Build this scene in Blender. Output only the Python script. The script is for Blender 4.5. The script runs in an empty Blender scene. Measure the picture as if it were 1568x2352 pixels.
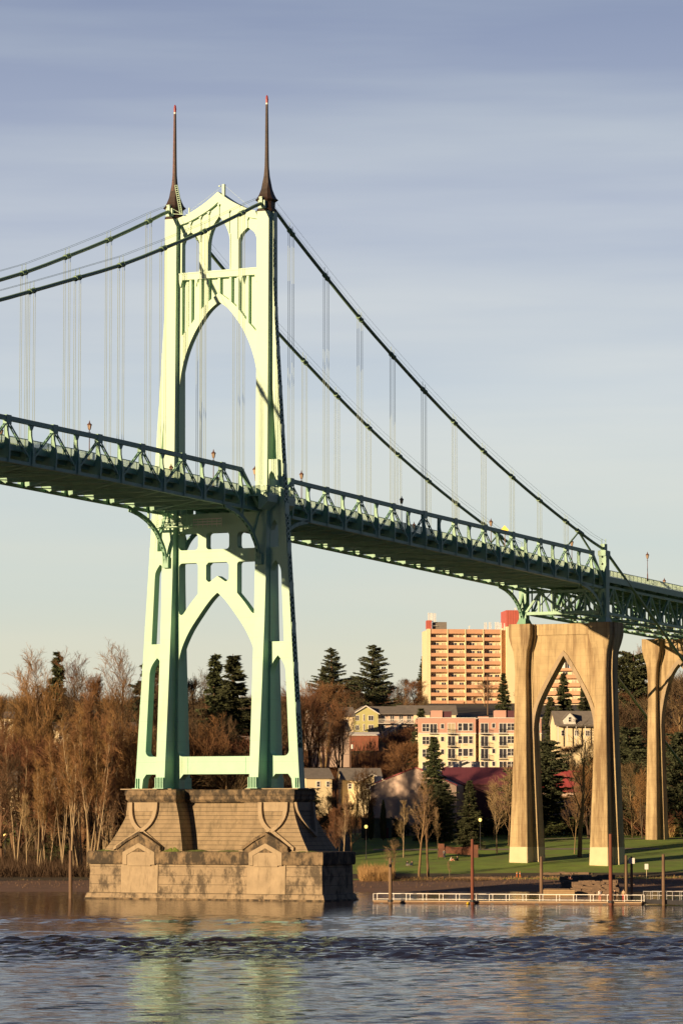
import bpy, bmesh, math, random
from math import sin, cos, tan, pi, radians, sqrt, atan2
from mathutils import Vector as V, Matrix
from mathutils.geometry import tessellate_polygon

# ---------------------------------------------------------------- camera, sky, sun, exposure
S = bpy.context.scene
COL = S.collection
CAM = V((-458.93, -254.15, 12.41)); YAW, PITCH, FPX = 0.471, 0.0860, 8087.6
cd = bpy.data.cameras.new('camera'); cam = bpy.data.objects.new('camera', cd); COL.objects.link(cam)
cam.location = CAM; cam.rotation_euler = (pi/2 + PITCH, 0, YAW - pi/2)
cd.sensor_fit = 'HORIZONTAL'; cd.sensor_width = 36; cd.lens = 36*FPX/1568; cd.clip_start = 1; cd.clip_end = 30000
S.camera = cam
S.view_settings.view_transform = 'Standard'; S.view_settings.look = 'None'
S.view_settings.exposure = 0.6; S.view_settings.gamma = 1
SUNDIR = V((1.0, -0.300, -0.188)).normalized()           # the way the light travels
w = bpy.data.worlds.new('World'); S.world = w; w.use_nodes = True
nt = w.node_tree; nt.nodes.clear()
def N(nt, t, **k):
    n = nt.nodes.new(t)
    for a, b in k.items(): setattr(n, a, b)
    return n
out = N(nt, 'ShaderNodeOutputWorld'); bg = N(nt, 'ShaderNodeBackground'); sky = N(nt, 'ShaderNodeTexSky', sky_type='NISHITA')
sky.sun_disc = False; sky.sun_elevation = math.asin(-SUNDIR.z); sky.sun_rotation = atan2(-SUNDIR.x, -SUNDIR.y)
sky.air_density = 1.0; sky.dust_density = 0.8; sky.ozone_density = 1.6; sky.altitude = 50
tc = N(nt, 'ShaderNodeTexCoord'); mp = N(nt, 'ShaderNodeMapping'); mp.inputs['Scale'].default_value = (2.2, 2.2, 26)
mp.inputs['Rotation'].default_value = (0.05, 0.10, 0.3)
ns = N(nt, 'ShaderNodeTexNoise'); ns.inputs['Scale'].default_value = 1.6; ns.inputs['Detail'].default_value = 5; ns.inputs['Roughness'].default_value = .5
rp = N(nt, 'ShaderNodeValToRGB'); rp.color_ramp.elements[0].position = .36; rp.color_ramp.elements[1].position = .64
sx = N(nt, 'ShaderNodeSeparateXYZ')
def ramp(stops):                                        # colour by height above the horizon (z of the direction)
    r = N(nt, 'ShaderNodeValToRGB'); cr = r.color_ramp; cr.elements[0].position = stops[0][0]; cr.elements[0].color = (*stops[0][1], 1)
    cr.elements[-1].position = stops[-1][0]; cr.elements[-1].color = (*stops[-1][1], 1)
    for ps, cl in stops[1:-1]: e = cr.elements.new(ps); e.color = (*cl, 1)
    return r
clear = ramp([(0, (5.2, 5.0, 4.1)), (.046, (4.9, 4.9, 4.1)), (.07, (4.3, 4.75, 4.6)), (.12, (4.05, 4.45, 4.9)), (.17, (3.0, 3.3, 4.2)), (.225, (1.85, 2.15, 3.2)), (.32, (.8, 1.15, 2.1)), (1, (.2, .32, .75))])
veil = ramp([(0, (5.4, 5.1, 4.1)), (.046, (5.3, 5.1, 4.2)), (.07, (4.7, 4.9, 4.5)), (.12, (4.95, 5.1, 5.1)), (.17, (4.0, 4.25, 4.7)), (.225, (2.6, 2.95, 3.7)), (.32, (1.2, 1.5, 2.4)), (1, (.3, .45, .9))])
mx = N(nt, 'ShaderNodeMix', data_type='RGBA'); my = N(nt, 'ShaderNodeMix', data_type='RGBA'); my.inputs[0].default_value = .88
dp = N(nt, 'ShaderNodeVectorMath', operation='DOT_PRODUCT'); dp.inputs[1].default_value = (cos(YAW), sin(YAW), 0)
az = N(nt, 'ShaderNodeMapRange'); az.inputs[1].default_value = .1; az.inputs[2].default_value = .9; az.inputs[3].default_value = .04; az.inputs[4].default_value = 1.0  # sky dimmed and blued away from the view to cut fill on shaded faces
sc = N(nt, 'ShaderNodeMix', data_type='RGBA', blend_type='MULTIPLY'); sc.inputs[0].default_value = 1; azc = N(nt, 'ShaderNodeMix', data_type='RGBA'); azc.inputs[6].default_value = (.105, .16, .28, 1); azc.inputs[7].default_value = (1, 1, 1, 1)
L = nt.links.new
L(tc.outputs['Generated'], mp.inputs[0]); L(mp.outputs[0], ns.inputs['Vector']); L(ns.outputs[0], rp.inputs[0])
L(tc.outputs['Generated'], sx.inputs[0]); L(sx.outputs[2], clear.inputs[0]); L(sx.outputs[2], veil.inputs[0]); L(rp.outputs[0], mx.inputs[0])
L(clear.outputs[0], mx.inputs[6]); L(veil.outputs[0], mx.inputs[7]); L(sky.outputs[0], my.inputs[6]); L(mx.outputs[2], my.inputs[7])
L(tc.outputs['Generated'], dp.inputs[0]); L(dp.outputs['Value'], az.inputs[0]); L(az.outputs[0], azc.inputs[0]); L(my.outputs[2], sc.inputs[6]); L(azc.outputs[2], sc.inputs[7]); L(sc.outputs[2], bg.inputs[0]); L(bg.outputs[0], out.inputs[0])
bg.inputs[1].default_value = 0.095
sl = bpy.data.lights.new('sun', 'SUN'); sl.energy = 5.0; sl.angle = radians(.5); sl.color = (1.0, .71, .41)
so = bpy.data.objects.new('sun', sl); COL.objects.link(so); so.rotation_euler = SUNDIR.to_track_quat('-Z', 'Y').to_euler(); so.location = (-200, 60, 300)

# ---------------------------------------------------------------- coordinates
FH = V((cos(YAW), sin(YAW), 0)); RT = V((sin(YAW), -cos(YAW), 0))
FW = FH*cos(PITCH) + V((0, 0, sin(PITCH))); UP = RT.cross(FW)
def at(u, v, d):                                        # survey helper: sight line to a point at horizontal distance d
    r = FW + RT*((u-784)/FPX) - UP*((v-1176)/FPX)
    return CAM + r*(d/r.dot(FH))
KN = [(-9e3, -4), (560, -4), (576, 0), (592, .8), (612, 1.6), (645, 4.2), (690, 7.6), (725, 8.6), (770, 10.5), (830, 17), (900, 26), (960, 34), (1100, 46), (1250, 52), (1500, 58), (2500, 62), (3e4, 70)]
def zof(v, d): return at(784, v, d).z
def gz(x, y):
    d = (V((x, y, 0))-CAM).dot(FH)
    for (a, b), (c, e) in zip(KN, KN[1:]):
        if d <= c:
            t = (d-a)/(c-a); t = t*t*(3-2*t)*.35 + t*.65
            return b+(e-b)*t + .25*sin(x*.031+1)*sin(y*.043)*(1 if d > 600 else 0)
    return 70
def place(u, d):                                        # ground point under column u at distance d
    p = CAM + FH*d + RT*((u-784)/FPX*d*1.0037); return V((p.x, p.y, gz(p.x, p.y)))

# ---------------------------------------------------------------- object helpers
def tag(o, label=None, cat=None, group=None, kind=None):
    if label: o['label'] = label
    if cat: o['category'] = cat
    if group: o['group'] = group
    if kind: o['kind'] = kind
    return o
def thing(name, label, cat, loc=(0, 0, 0), rz=0, group=None):
    o = bpy.data.objects.new(name, None); COL.objects.link(o); o.location = loc; o.rotation_euler = (0, 0, rz)
    o.empty_display_size = .5
    return tag(o, label, cat, group)
class MB:
    def __init__(s): s.v = []; s.f = []; s.sm = False
    def add(s, vs, fs):
        n = len(s.v); s.v += [tuple(p) for p in vs]; s.f += [tuple(i+n for i in f) for f in fs]; return s
    def box(s, x0, y0, z0, x1, y1, z1):
        vs = [(x, y, z) for x in (x0, x1) for y in (y0, y1) for z in (z0, z1)]
        return s.add(vs, [(0, 1, 3, 2), (4, 6, 7, 5), (0, 4, 5, 1), (2, 3, 7, 6), (0, 2, 6, 4), (1, 5, 7, 3)])
    def bar(s, p, q, w=.2, h=.2, up=(0, 0, 1)):         # box beam from p to q, w across, h along 'up'
        p = V(p); q = V(q); d = (q-p).normalized(); up = V(up)
        if abs(d.dot(up)) > .98: up = V((1, 0, 0)) if abs(d.x) < .9 else V((0, 1, 0))
        sd = d.cross(up).normalized()*w/2; u = sd.cross(d).normalized()*h/2
        vs = [p-sd-u, p+sd-u, p+sd+u, p-sd+u, q-sd-u, q+sd-u, q+sd+u, q-sd+u]
        return s.add(vs, [(0, 3, 2, 1), (4, 5, 6, 7), (0, 1, 5, 4), (1, 2, 6, 5), (2, 3, 7, 6), (3, 0, 4, 7)])
    def tube(s, pts, r, n=8, cap=True):                 # r number or list
        pts = [V(p) for p in pts]; k = len(pts); rs = r if isinstance(r, (list, tuple)) else [r]*k; vs = []
        ref = V((0, 0, 1)) if abs((pts[-1]-pts[0]).normalized().z) < .9 else V((1, 0, 0))
        for i, p in enumerate(pts):
            d = (pts[min(i+1, k-1)]-pts[max(i-1, 0)]).normalized(); a = d.cross(ref).normalized(); b = a.cross(d)
            vs += [p+(a*cos(2*pi*j/n)+b*sin(2*pi*j/n))*rs[i] for j in range(n)]
        fs = [(i*n+j, (i+1)*n+j, (i+1)*n+(j+1) % n, i*n+(j+1) % n) for i in range(k-1) for j in range(n)]
        if cap: fs += [tuple(range(n)), tuple(range((k-1)*n, k*n))[::-1]]
        return s.add(vs, fs)
    def loft(s, rings, cap=True):                        # rings of equal length
        n = len(rings[0]); vs = [p for r in rings for p in r]
        fs = [(i*n+j, i*n+(j+1) % n, (i+1)*n+(j+1) % n, (i+1)*n+j) for i in range(len(rings)-1) for j in range(n)]
        if cap: fs += [tuple(range(n))[::-1], tuple(range((len(rings)-1)*n, len(rings)*n))]
        return s.add(vs, fs)
    def plate(s, loops, fr, bk):                        # 2D polygon with holes (a,b); fr/bk map (a,b)->xyz
        ls = [[V((a, b, 0)) for a, b in l] for l in loops]
        tris = tessellate_polygon(ls); flat = [p for l in loops for p in l]; n = len(flat)
        vs = [fr(a, b) for a, b in flat] + [bk(a, b) for a, b in flat]
        fs = [tuple(t) for t in tris] + [tuple(i+n for i in t[::-1]) for t in tris]
        k = 0
        for l in loops:
            m = len(l); fs += [(k+i, k+(i+1) % m, n+k+(i+1) % m, n+k+i) for i in range(m)]; k += m
        return s.add(vs, fs)
    def build(s, name, mat, parent=None, bevel=0, smooth=False, loc=None):
        me = bpy.data.meshes.new(name); me.from_pydata(s.v, [], s.f); me.update()
        bm = bmesh.new(); bm.from_mesh(me); bmesh.ops.recalc_face_normals(bm, faces=bm.faces)
        if bevel:
            bmesh.ops.remove_doubles(bm, verts=bm.verts, dist=.0005)
            bmesh.ops.bevel(bm, geom=[e for e in bm.edges if e.is_manifold and e.calc_face_angle(0) > .6], offset=bevel, segments=1, affect='EDGES')
        bm.to_mesh(me); bm.free()
        if smooth:
            for p in me.polygons: p.use_smooth = True
        if mat: me.materials.append(mat)
        o = bpy.data.objects.new(name, me); COL.objects.link(o)
        if parent: o.parent = parent
        if loc: o.location = loc
        return o
def raw(s, name, mat, parent=None, smooth=False):       # fast path for big foliage meshes
    me = bpy.data.meshes.new(name); me.from_pydata(s.v, [], s.f); me.update()
    if smooth: me.polygons.foreach_set('use_smooth', [True]*len(me.polygons))
    me.materials.append(mat); o = bpy.data.objects.new(name, me); COL.objects.link(o)
    if parent: o.parent = parent
    return o
def copy_tree(o, parent=None):
    c = o.copy(); COL.objects.link(c); c.parent = parent
    for ch in list(o.children): copy_tree(ch, c)
    return c

# ---------------------------------------------------------------- materials
def mat(name, col, rough=.6, var=.15, scale=1.0, streak=0, col2=None, patch=None, bump=0, metal=0, lines=None, emit=None, vscale=None, spec=.5, thr=(.45, .62), rand=0):
    m = bpy.data.materials.new(name); m.use_nodes = True; t = m.node_tree; b = t.nodes['Principled BSDF']; L = t.links.new
    b.inputs['Roughness'].default_value = rough; b.inputs['Metallic'].default_value = metal; b.inputs['Specular IOR Level'].default_value = spec
    tc = N(t, 'ShaderNodeTexCoord'); mp = N(t, 'ShaderNodeMapping'); mp.inputs['Scale'].default_value = vscale or (1, 1, 1)
    L(tc.outputs['Object'], mp.inputs[0])
    n1 = N(t, 'ShaderNodeTexNoise'); n1.inputs['Scale'].default_value = scale; n1.inputs['Detail'].default_value = 6; n1.inputs['Roughness'].default_value = .62
    L(mp.outputs[0], n1.inputs['Vector'])
    r = N(t, 'ShaderNodeValToRGB'); r.color_ramp.elements[0].position = .3; r.color_ramp.elements[1].position = .7
    c = V(col[:3]); a = c*(1-var); d = c*(1+var)
    r.color_ramp.elements[0].color = (*a, 1); r.color_ramp.elements[1].color = (*[min(x, 1) for x in d], 1)
    L(n1.outputs[0], r.inputs[0]); cur = r.outputs[0]
    if patch:                                           # stains / rust / moss with a shape of their own
        mp2 = N(t, 'ShaderNodeMapping'); mp2.inputs['Scale'].default_value = patch[2]; L(tc.outputs['Object'], mp2.inputs[0])
        n2 = N(t, 'ShaderNodeTexNoise'); n2.inputs['Scale'].default_value = patch[1]; n2.inputs['Detail'].default_value = 8; n2.inputs['Roughness'].default_value = .7
        L(mp2.outputs[0], n2.inputs['Vector'])
        r2 = N(t, 'ShaderNodeValToRGB'); r2.color_ramp.elements[0].position = thr[0]; r2.color_ramp.elements[1].position = thr[1]
        L(n2.outputs[0], r2.inputs[0]); mm = N(t, 'ShaderNodeMath', operation='MULTIPLY'); mm.inputs[1].default_value = patch[3]; L(r2.outputs[0], mm.inputs[0])
        mx = N(t, 'ShaderNodeMix', data_type='RGBA'); L(mm.outputs[0], mx.inputs[0]); L(cur, mx.inputs[6]); mx.inputs[7].default_value = (*patch[0], 1); cur = mx.outputs[2]
    if rand:                                            # per-object variation
        oi = N(t, 'ShaderNodeObjectInfo'); hs = N(t, 'ShaderNodeHueSaturation'); mr = N(t, 'ShaderNodeMapRange')
        mr.inputs[3].default_value = 1-rand; mr.inputs[4].default_value = 1+rand; L(oi.outputs['Random'], mr.inputs[0]); L(mr.outputs[0], hs.inputs['Value'])
        mr2 = N(t, 'ShaderNodeMapRange'); mr2.inputs[3].default_value = .485; mr2.inputs[4].default_value = .515
        L(oi.outputs['Random'], mr2.inputs[0]); L(mr2.outputs[0], hs.inputs['Hue']); L(cur, hs.inputs['Color']); cur = hs.outputs[0]
    hgt = n1.outputs[0]
    if lines:                                           # board joints: (axis, period, phase, darkness, width)
        sp = N(t, 'ShaderNodeSeparateXYZ'); L(tc.outputs['Object'], sp.inputs[0])
        ml = N(t, 'ShaderNodeMath', operation='MULTIPLY_ADD'); ml.inputs[1].default_value = 1/lines[1]; ml.inputs[2].default_value = lines[2]; L(sp.outputs['XYZ'.index(lines[0])], ml.inputs[0])
        fr = N(t, 'ShaderNodeMath', operation='FRACT'); L(ml.outputs[0], fr.inputs[0])
        lt = N(t, 'ShaderNodeMath', operation='LESS_THAN'); lt.inputs[1].default_value = lines[4]; L(fr.outputs[0], lt.inputs[0])
        mu = N(t, 'ShaderNodeMath', operation='MULTIPLY'); mu.inputs[1].default_value = lines[3]; L(lt.outputs[0], mu.inputs[0])
        mx = N(t, 'ShaderNodeMix', data_type='RGBA'); L(mu.outputs[0], mx.inputs[0]); L(cur, mx.inputs[6]); mx.inputs[7].default_value = (.02, .017, .012, 1); cur = mx.outputs[2]
    L(cur, b.inputs['Base Color'])
    if bump:
        bp = N(t, 'ShaderNodeBump'); bp.inputs['Strength'].default_value = bump; bp.inputs['Distance'].default_value = .05; L(hgt, bp.inputs['Height']); L(bp.outputs[0], b.inputs['Normal'])
    if emit:
        b.inputs['Emission Color'].default_value = (*emit[0], 1); b.inputs['Emission Strength'].default_value = emit[1]
    return m
PAINT = (.28, .54, .40)
M = {}
M['paint'] = mat('verdigris_paint', PAINT, .45, .07, .35, patch=((.42, .36, .20), .22, (1, 1, .18), .55), thr=(.56, .74), bump=.05, lines=('Z', 3.05, .35, .16, .022))
def height_tint(m, top, z0, z1):                                # paint blends to a paler tone towards the tower head
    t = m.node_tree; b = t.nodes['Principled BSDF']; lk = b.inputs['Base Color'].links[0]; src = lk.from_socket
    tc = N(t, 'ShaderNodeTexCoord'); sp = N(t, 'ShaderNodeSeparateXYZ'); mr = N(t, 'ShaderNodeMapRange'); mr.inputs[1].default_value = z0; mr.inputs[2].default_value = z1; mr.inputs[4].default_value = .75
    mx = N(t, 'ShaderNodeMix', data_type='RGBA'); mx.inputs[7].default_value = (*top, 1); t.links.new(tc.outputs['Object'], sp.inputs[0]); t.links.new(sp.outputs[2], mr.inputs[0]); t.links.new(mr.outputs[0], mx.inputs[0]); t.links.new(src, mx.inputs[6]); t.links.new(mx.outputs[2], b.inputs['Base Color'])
height_tint(M['paint'], (.49, .65, .49), 20, 80)
M['deckpaint'] = mat('deck_paint', (.22, .42, .31), .5, .12, .5, patch=((.30, .24, .14), .5, (1, 1, .4), .35), thr=(.56, .72))
M['cable'] = mat('cable_paint', (.16, .28, .17), .45, .1, .6)
M['rope'] = mat('hanger_paint', (.30, .38, .33), .5, .1, .6)
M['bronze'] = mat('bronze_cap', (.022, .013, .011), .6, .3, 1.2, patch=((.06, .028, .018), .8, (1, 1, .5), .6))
M['red'] = mat('beacon_red', (.28, .02, .02), .3, .1)
M['white'] = mat('white_paint', (.75, .73, .68), .5, .06)
M['asphalt'] = mat('asphalt', (.06, .06, .06), .9, .15, 2)
M['concrete'] = mat('pier_concrete', (.29, .225, .145), .85, .2, .5, patch=((.065, .05, .034), .7, (.8, .8, .5), .92), thr=(.47, .60), bump=.5, lines=('Z', 1.30, .30, .8, .045))
M['planked'] = mat('planked_concrete', (.255, .195, .12), .85, .2, .55, patch=((.10, .08, .05), .9, (1.0, 1.0, .35), .75), thr=(.50, .68), bump=.5, lines=('Z', .62, .1, .85, .10))
M['smoothc'] = mat('smooth_concrete', (.33, .26, .17), .85, .15, .6, patch=((.15, .115, .07), .9, (1.2, 1.2, .3), .7), thr=(.52, .70), bump=.4)
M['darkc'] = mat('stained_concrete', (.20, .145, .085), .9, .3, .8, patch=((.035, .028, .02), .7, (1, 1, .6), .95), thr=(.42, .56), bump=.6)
M['archc'] = mat('arch_pier_concrete', (.42, .325, .18), .85, .18, .35, patch=((.17, .11, .055), .55, (1.3, 1.3, .10), .85), thr=(.45, .62), bump=.35, lines=('Z', 1.22, .2, .2, .04))
M['basewhite'] = mat('pale_base_paint', (.58, .50, .32), .8, .06, .8)
M['moss'] = mat('moss', (.12, .16, .03), .95, .4, 3, bump=.8)

def water():
    m = bpy.data.materials.new('river_water'); m.use_nodes = True; t = m.node_tree; b = t.nodes['Principled BSDF']; L = t.links.new
    b.inputs['Base Color'].default_value = (.020, .013, .012, 1); b.inputs['Specular IOR Level'].default_value = .20; b.inputs['Roughness'].default_value = .06; b.inputs['IOR'].default_value = 1.33
    tc = N(t, 'ShaderNodeTexCoord')
    def noise(sc, rot, det, rough=.55, st=(1, 1, 1)):
        mp = N(t, 'ShaderNodeMapping'); mp.inputs['Rotation'].default_value = (0, 0, rot); mp.inputs['Scale'].default_value = st; L(tc.outputs['Object'], mp.inputs[0])
        n = N(t, 'ShaderNodeTexNoise'); n.inputs['Scale'].default_value = sc; n.inputs['Detail'].default_value = det; n.inputs['Roughness'].default_value = rough
        L(mp.outputs[0], n.inputs['Vector']); return n.outputs[0]
    a = noise(2.6, -YAW, 3, .6, (1.0, .45, 1))
    bp = N(t, 'ShaderNodeBump'); bp.inputs['Distance'].default_value = .045; bp.inputs['Strength'].default_value = .9; L(a, bp.inputs['Height']); L(bp.outputs[0], b.inputs['Normal'])
    return m
M['water'] = water()

# ---------------------------------------------------------------- bridge tower
def interp(tab, z):
    if z <= tab[0][0]: return tab[0][1]
    for (a, b), (c, d) in zip(tab, tab[1:]):
        if z <= c: return b+(d-b)*(z-a)/(c-a)
    return tab[-1][1]
ZP = 16.35                                               # top of the river pier
outer = lambda z: interp([(16.3, 13.95), (86, 9.5), (92, 9.22), (103, 9.2)], z)
thick = lambda z: 1.75 - (z-16.3)*.0085                  # web thickness
XF = lambda z: -.35 - (thick(z)-1.05)/2
XB = lambda z: XF(z) + thick(z)
prot = lambda z: interp([(16.3, 3.1), (30, 2.2), (41, 1.55), (48, 1.25), (67, 1.0), (100, .85)], z)
mirror = lambda l: [(-a, b) for a, b in l][::-1]
def arc(cx, cz, r, a0, a1, n=4): return [(cx+r*cos(radians(a0+(a1-a0)*i/n)), cz+r*sin(radians(a0+(a1-a0)*i/n))) for i in range(n+1)]
def rrect(x0, z0, x1, z1, r, tl=None, tr=None):
    tl = r if tl is None else tl; tr = r if tr is None else tr
    return arc(x0+r, z0+r, r, 180, 270) + arc(x1-r, z0+r, r, 270, 360) + arc(x1-tr, z1-tr, tr, 0, 90) + arc(x0+tl, z1-tl, tl, 90, 180)
def smoothpts(p, n=3):                                   # Catmull-Rom through points
    o = []
    for i in range(len(p)-1):
        a = V(p[max(i-1, 0)]); b = V(p[i]); c = V(p[i+1]); d = V(p[min(i+2, len(p)-1)])
        for k in range(n):
            t = k/n; q = .5*((2*b)+(c-a)*t+(2*a-5*b+4*c-d)*t*t+(3*b-a-3*c+d)*t**3); o.append(tuple(q))
    return o+[tuple(p[-1])]
tower = thing('bridge_tower', 'tall pale green gothic steel suspension tower standing on the river pier', 'bridge tower', (0, 0, 0))
def tower_frame():
    cw = .9
    oc = lambda z: outer(z)-cw
    right = [(oc(ZP), ZP), (oc(30), 30), (oc(50), 50), (oc(70), 70), (oc(86), 86), (oc(92), 92), (oc(102.4), 102.4)]
    # feet notches, from centre outwards
    foot = [(6.35, ZP), (6.35, 17.7), (5.6, 18.5)]
    foot2 = [(9.3, ZP), (9.3, 17.8), (9.9, 18.5), (12.0, 18.5), (12.55, 17.8), (12.75, ZP)]
    gable = [(6.5, 102.4), (5.1, 102.9), (3.2, 103.75), (1.7, 104.6), (0, 105.8)]
    half = foot[::-1] + foot2 + right + gable             # ends at apex, Y positive side
    outl = half + mirror(half)[1:]
    holes = []
    A = smoothpts([(0, 45.5), (.9, 44.75), (1.9, 43.65), (3.4, 41.75), (4.6, 40.1), (5.5, 38.5), (6.1, 37.1), (6.5, 35.6), (6.62, 34)])
    A = A + [(6.62, 22)] + arc(5.8, 21.95, .82, 0, -90)
    holes.append(A + mirror(A)[:-1])
    B = [(1.95, 50.05-.4), (1.95, 47.5), (1.55, 47.15), (1.3, 47.15), (0, 48.0)]
    holes.append([(1.55, 50.05)] + B + mirror(B)[1:] + [(-1.55, 50.05)])
    ext = lambda y: interp([(0, 48), (1.37, 47.15), (3.3, 45.45), (4.6, 44.0), (5.93, 42.3)], y)
    Cc = arc(3.33+.45, 50.05-.45, .45, 90, 180) + [(3.33, ext(3.33)), (4.6, ext(4.6)), (5.8, 42.45), (6.15, 42.25), (6.5, 42.5), (6.6, 43)] + arc(6.6-.6, 50.05-.6, .6, 0, 90)
    holes += [Cc, mirror(Cc)]
    holes.append(rrect(-1.95, 52, 1.95, 54.5, .5))
    R1 = rrect(3.33, 52, 6.65, 54.5, .6); holes += [R1, mirror(R1)]
    ol = lambda z: interp([(21, 12.3), (34, 11.55)], z)
    D = [(9.0, 22)] + arc(9.8, 21.95, .8, 180, 270) + arc(ol(21.95)-.9, 21.95, .8, 270, 360) + smoothpts([(ol(34)+.0, 33.6), (11.35, 34.4), (10.9, 35.2), (10.25, 35.95)]) + smoothpts([(10.25, 35.95), (9.6, 35.2), (9.15, 34.3), (9.0, 33.3)])[1:]
    E_ = [(8.95, 38), (11.25, 38), (10.75, 48.2)] + smoothpts([(10.68, 48.7), (10.4, 49.3), (9.85, 50.05)]) + smoothpts([(9.85, 50.05), (9.3, 49.4), (8.98, 48.6)])[1:]
    F = [(8.9, 52), (10.35, 52), (10.3, 54.6)] + [(10.1, 55.3), (9.6, 56.1), (9.1, 55.3), (8.9, 54.6)]
    G = [(8.75, 64.7), (9.95, 64.7), (9.72, 68), (9.05, 77.6), (8.75, 78.6)]
    H = [(8.95, 60.6), (10.25, 60.6), (10.15, 62.2), (9.9, 62.8), (9.45, 63.3), (9.1, 62.8), (8.95, 62.2)]
    for h in (D, E_, F, G, H): holes += [h, mirror(h)]
    I = smoothpts([(0, 89.3), (1.6, 88.15), (3.2, 86.25), (4.45, 84.3), (5.5, 82.05), (6.2, 79.8), (6.6, 77.6), (6.7, 75.5)])
    I += [(6.7, 70), (6.7, 57.4)]
    holes.append(I + mirror(I)[:-1])
    ex2 = lambda y: interp([(0, 90.7), (1.9, 89.35), (3.2, 88.2), (4.9, 86.0), (6.6, 84.2)], y)
    for y0, y1 in ((.18, 1.77), (2.12, 3.07), (3.42, 4.73), (5.08, 6.35)):
        h = [(y0, 93.0), (y0, ex2(y0)), ((y0+y1)/2, ex2((y0+y1)/2)), (y1, ex2(y1)), (y1, 93.0)]; holes += [h, mirror(h)]
    J = smoothpts([(0, 102.3), (.95, 101.1), (1.65, 99.5), (1.92, 97.8), (1.93, 96.2)]) + [(1.93, 94.1)]
    holes.append(J + mirror(J)[:-1])
    K = [(3.35, 94.1), (3.35, 98.3)] + smoothpts([(3.35, 98.4), (3.75, 99.3), (4.88, 100.25)])[1:] + smoothpts([(4.88, 100.25), (6.0, 99.4), (6.4, 98.5)])[1:] + [(6.42, 94.1)]
    holes += [K, mirror(K)]
    m = MB().plate([outl]+holes, lambda a, b: (XF(b), a, b), lambda a, b: (XB(b), a, b))
    m.build('frame', M['paint'], tower)
    # recess plates behind the upper slots and the leg slots
    p = MB()
    sl = [(6.4, 84.1), (4.9, 85.9), (3.2, 88.1), (1.9, 89.25), (0, 90.6), (-1.9, 89.25), (-3.2, 88.1), (-4.9, 85.9), (-6.4, 84.1), (-6.4, 92.99), (6.4, 92.99)]
    p.plate([sl], lambda a, b: (XF(b)+.62, a, b), lambda a, b: (XF(b)+.70, a, b))
    for s in (1, -1): p.plate([[(s*8.77, 64.72), (s*9.93, 64.72), (s*9.7, 68), (s*9.03, 77.5), (s*8.77, 78.4)]], lambda a, b: (XF(b)+.85, a, b), lambda a, b: (XF(b)+.93, a, b))
    p.build('recess_panel', M['paint'], tower)
    # cross beam, gable band, pilaster strips
    q = MB().box(XF(93)-.28, -6.95, 92.95, XB(93)+.28, 6.95, 93.88); q.box(XF(93)-.36, -6.95, 93.84, XB(93)+.36, 6.95, 93.98)
    for y in (-6.5, -3.8, 3.8, 6.5):
        q.plate([[(y-.3, 92.95), (y+.3, 92.95), (y+.12, 92.3), (y, 91.8), (y-.12, 92.3)]], lambda a, b: (XF(b)-.25, a, b), lambda a, b: (XF(b)+.0, a, b))
    q.build('cross_beam', M['paint'], tower)
    hi = smoothpts([(0, 105.95), (1.7, 104.75), (3.2, 103.87), (5.1, 102.98), (6.9, 102.42)]); lo = smoothpts([(6.9, 101.25), (6.5, 101.38), (4.7, 101.85), (1.7, 103.2), (0, 104.35)])
    g = MB().plate([hi+lo+mirror(lo)[1:]+mirror(hi)[1:-1]], lambda a, b: (XF(b)-.55, a, b), lambda a, b: (XB(b)+.55, a, b)); g.build('gable', M['paint'], tower)
    f = MB()
    for y, z0 in ((0, 102.3), (1.75, 99.6), (-1.75, 99.6), (3.15, 98.6), (-3.15, 98.6), (4.88, 100.3), (-4.88, 100.3)):
        zt = interp([(0, 104.3), (1.75, 103.15), (4.88, 101.8)], abs(y)); f.box(XF(100)-.14, y-.06, z0, XF(100)-.003, y+.06, zt)
        f.plate([[(y-.3, zt), (y+.3, zt), (y+.06, zt-.5), (y-.06, zt-.5)]], lambda a, b: (XF(b)-.30, a, b), lambda a, b: (XF(b)-.16, a, b))
    for s in (1, -1): f.box(XF(98)-.1, s*1.95-.06, 94.0, XF(98)-.003, s*1.95+.06, 99.5); f.box(XF(98)-.1, s*3.3-.06, 94.0, XF(98)-.003, s*3.3+.06, 98.5)
    f.build('fin', M['paint'], tower)
    # rounded extrados ledges + panel seams (thin raised straps)
    st = MB()
    for z in (37.9, 57.3):
        for s in (1, -1): st.box(XF(z)-.035, min(s*8.95, s*outer(z)), z-.05, XF(z)-.004, max(s*8.95, s*outer(z)), z+.05)
    for y in (5.9, -5.9, 4.9, -4.9): st.box(XF(20)-.05, y-.05, 18.6, XF(20)-.004, y+.05, 21.0)
    st.box(XF(51)-.05, -6.6, 51.7, XF(51)-.004, 6.6, 51.82); st.box(XF(51)-.05, -6.6, 50.15, XF(51)-.004, 6.6, 50.27)
    for s in (1, -1):
        for z in (63.9, 80, 91): st.box(XF(z)-.04, s*6.75 if s > 0 else -9.2, z, XF(z)-.004, 9.2 if s > 0 else s*6.75, z+.06)
    st.build('seam_strap', M['paint'], tower)
    # portal panels where the pavements pass the legs
    for s in (1, -1):
        P = [(8.92, 61), (8.92, 65.0), (10.45, 65.0), (10.6, 61), (10.25, 61), (10.15, 62.2), (9.9, 62.8), (9.45, 63.3), (9.1, 62.8), (9.0, 62.0), (9.0, 61)]
        MB().plate([[(s*a, b) for a, b in P]], lambda a, b: (XF(b)-.75, a, b), lambda a, b: (XF(b)-.004, a, b)).build('walk_portal', M['paint'], tower)
tower_frame()
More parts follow.
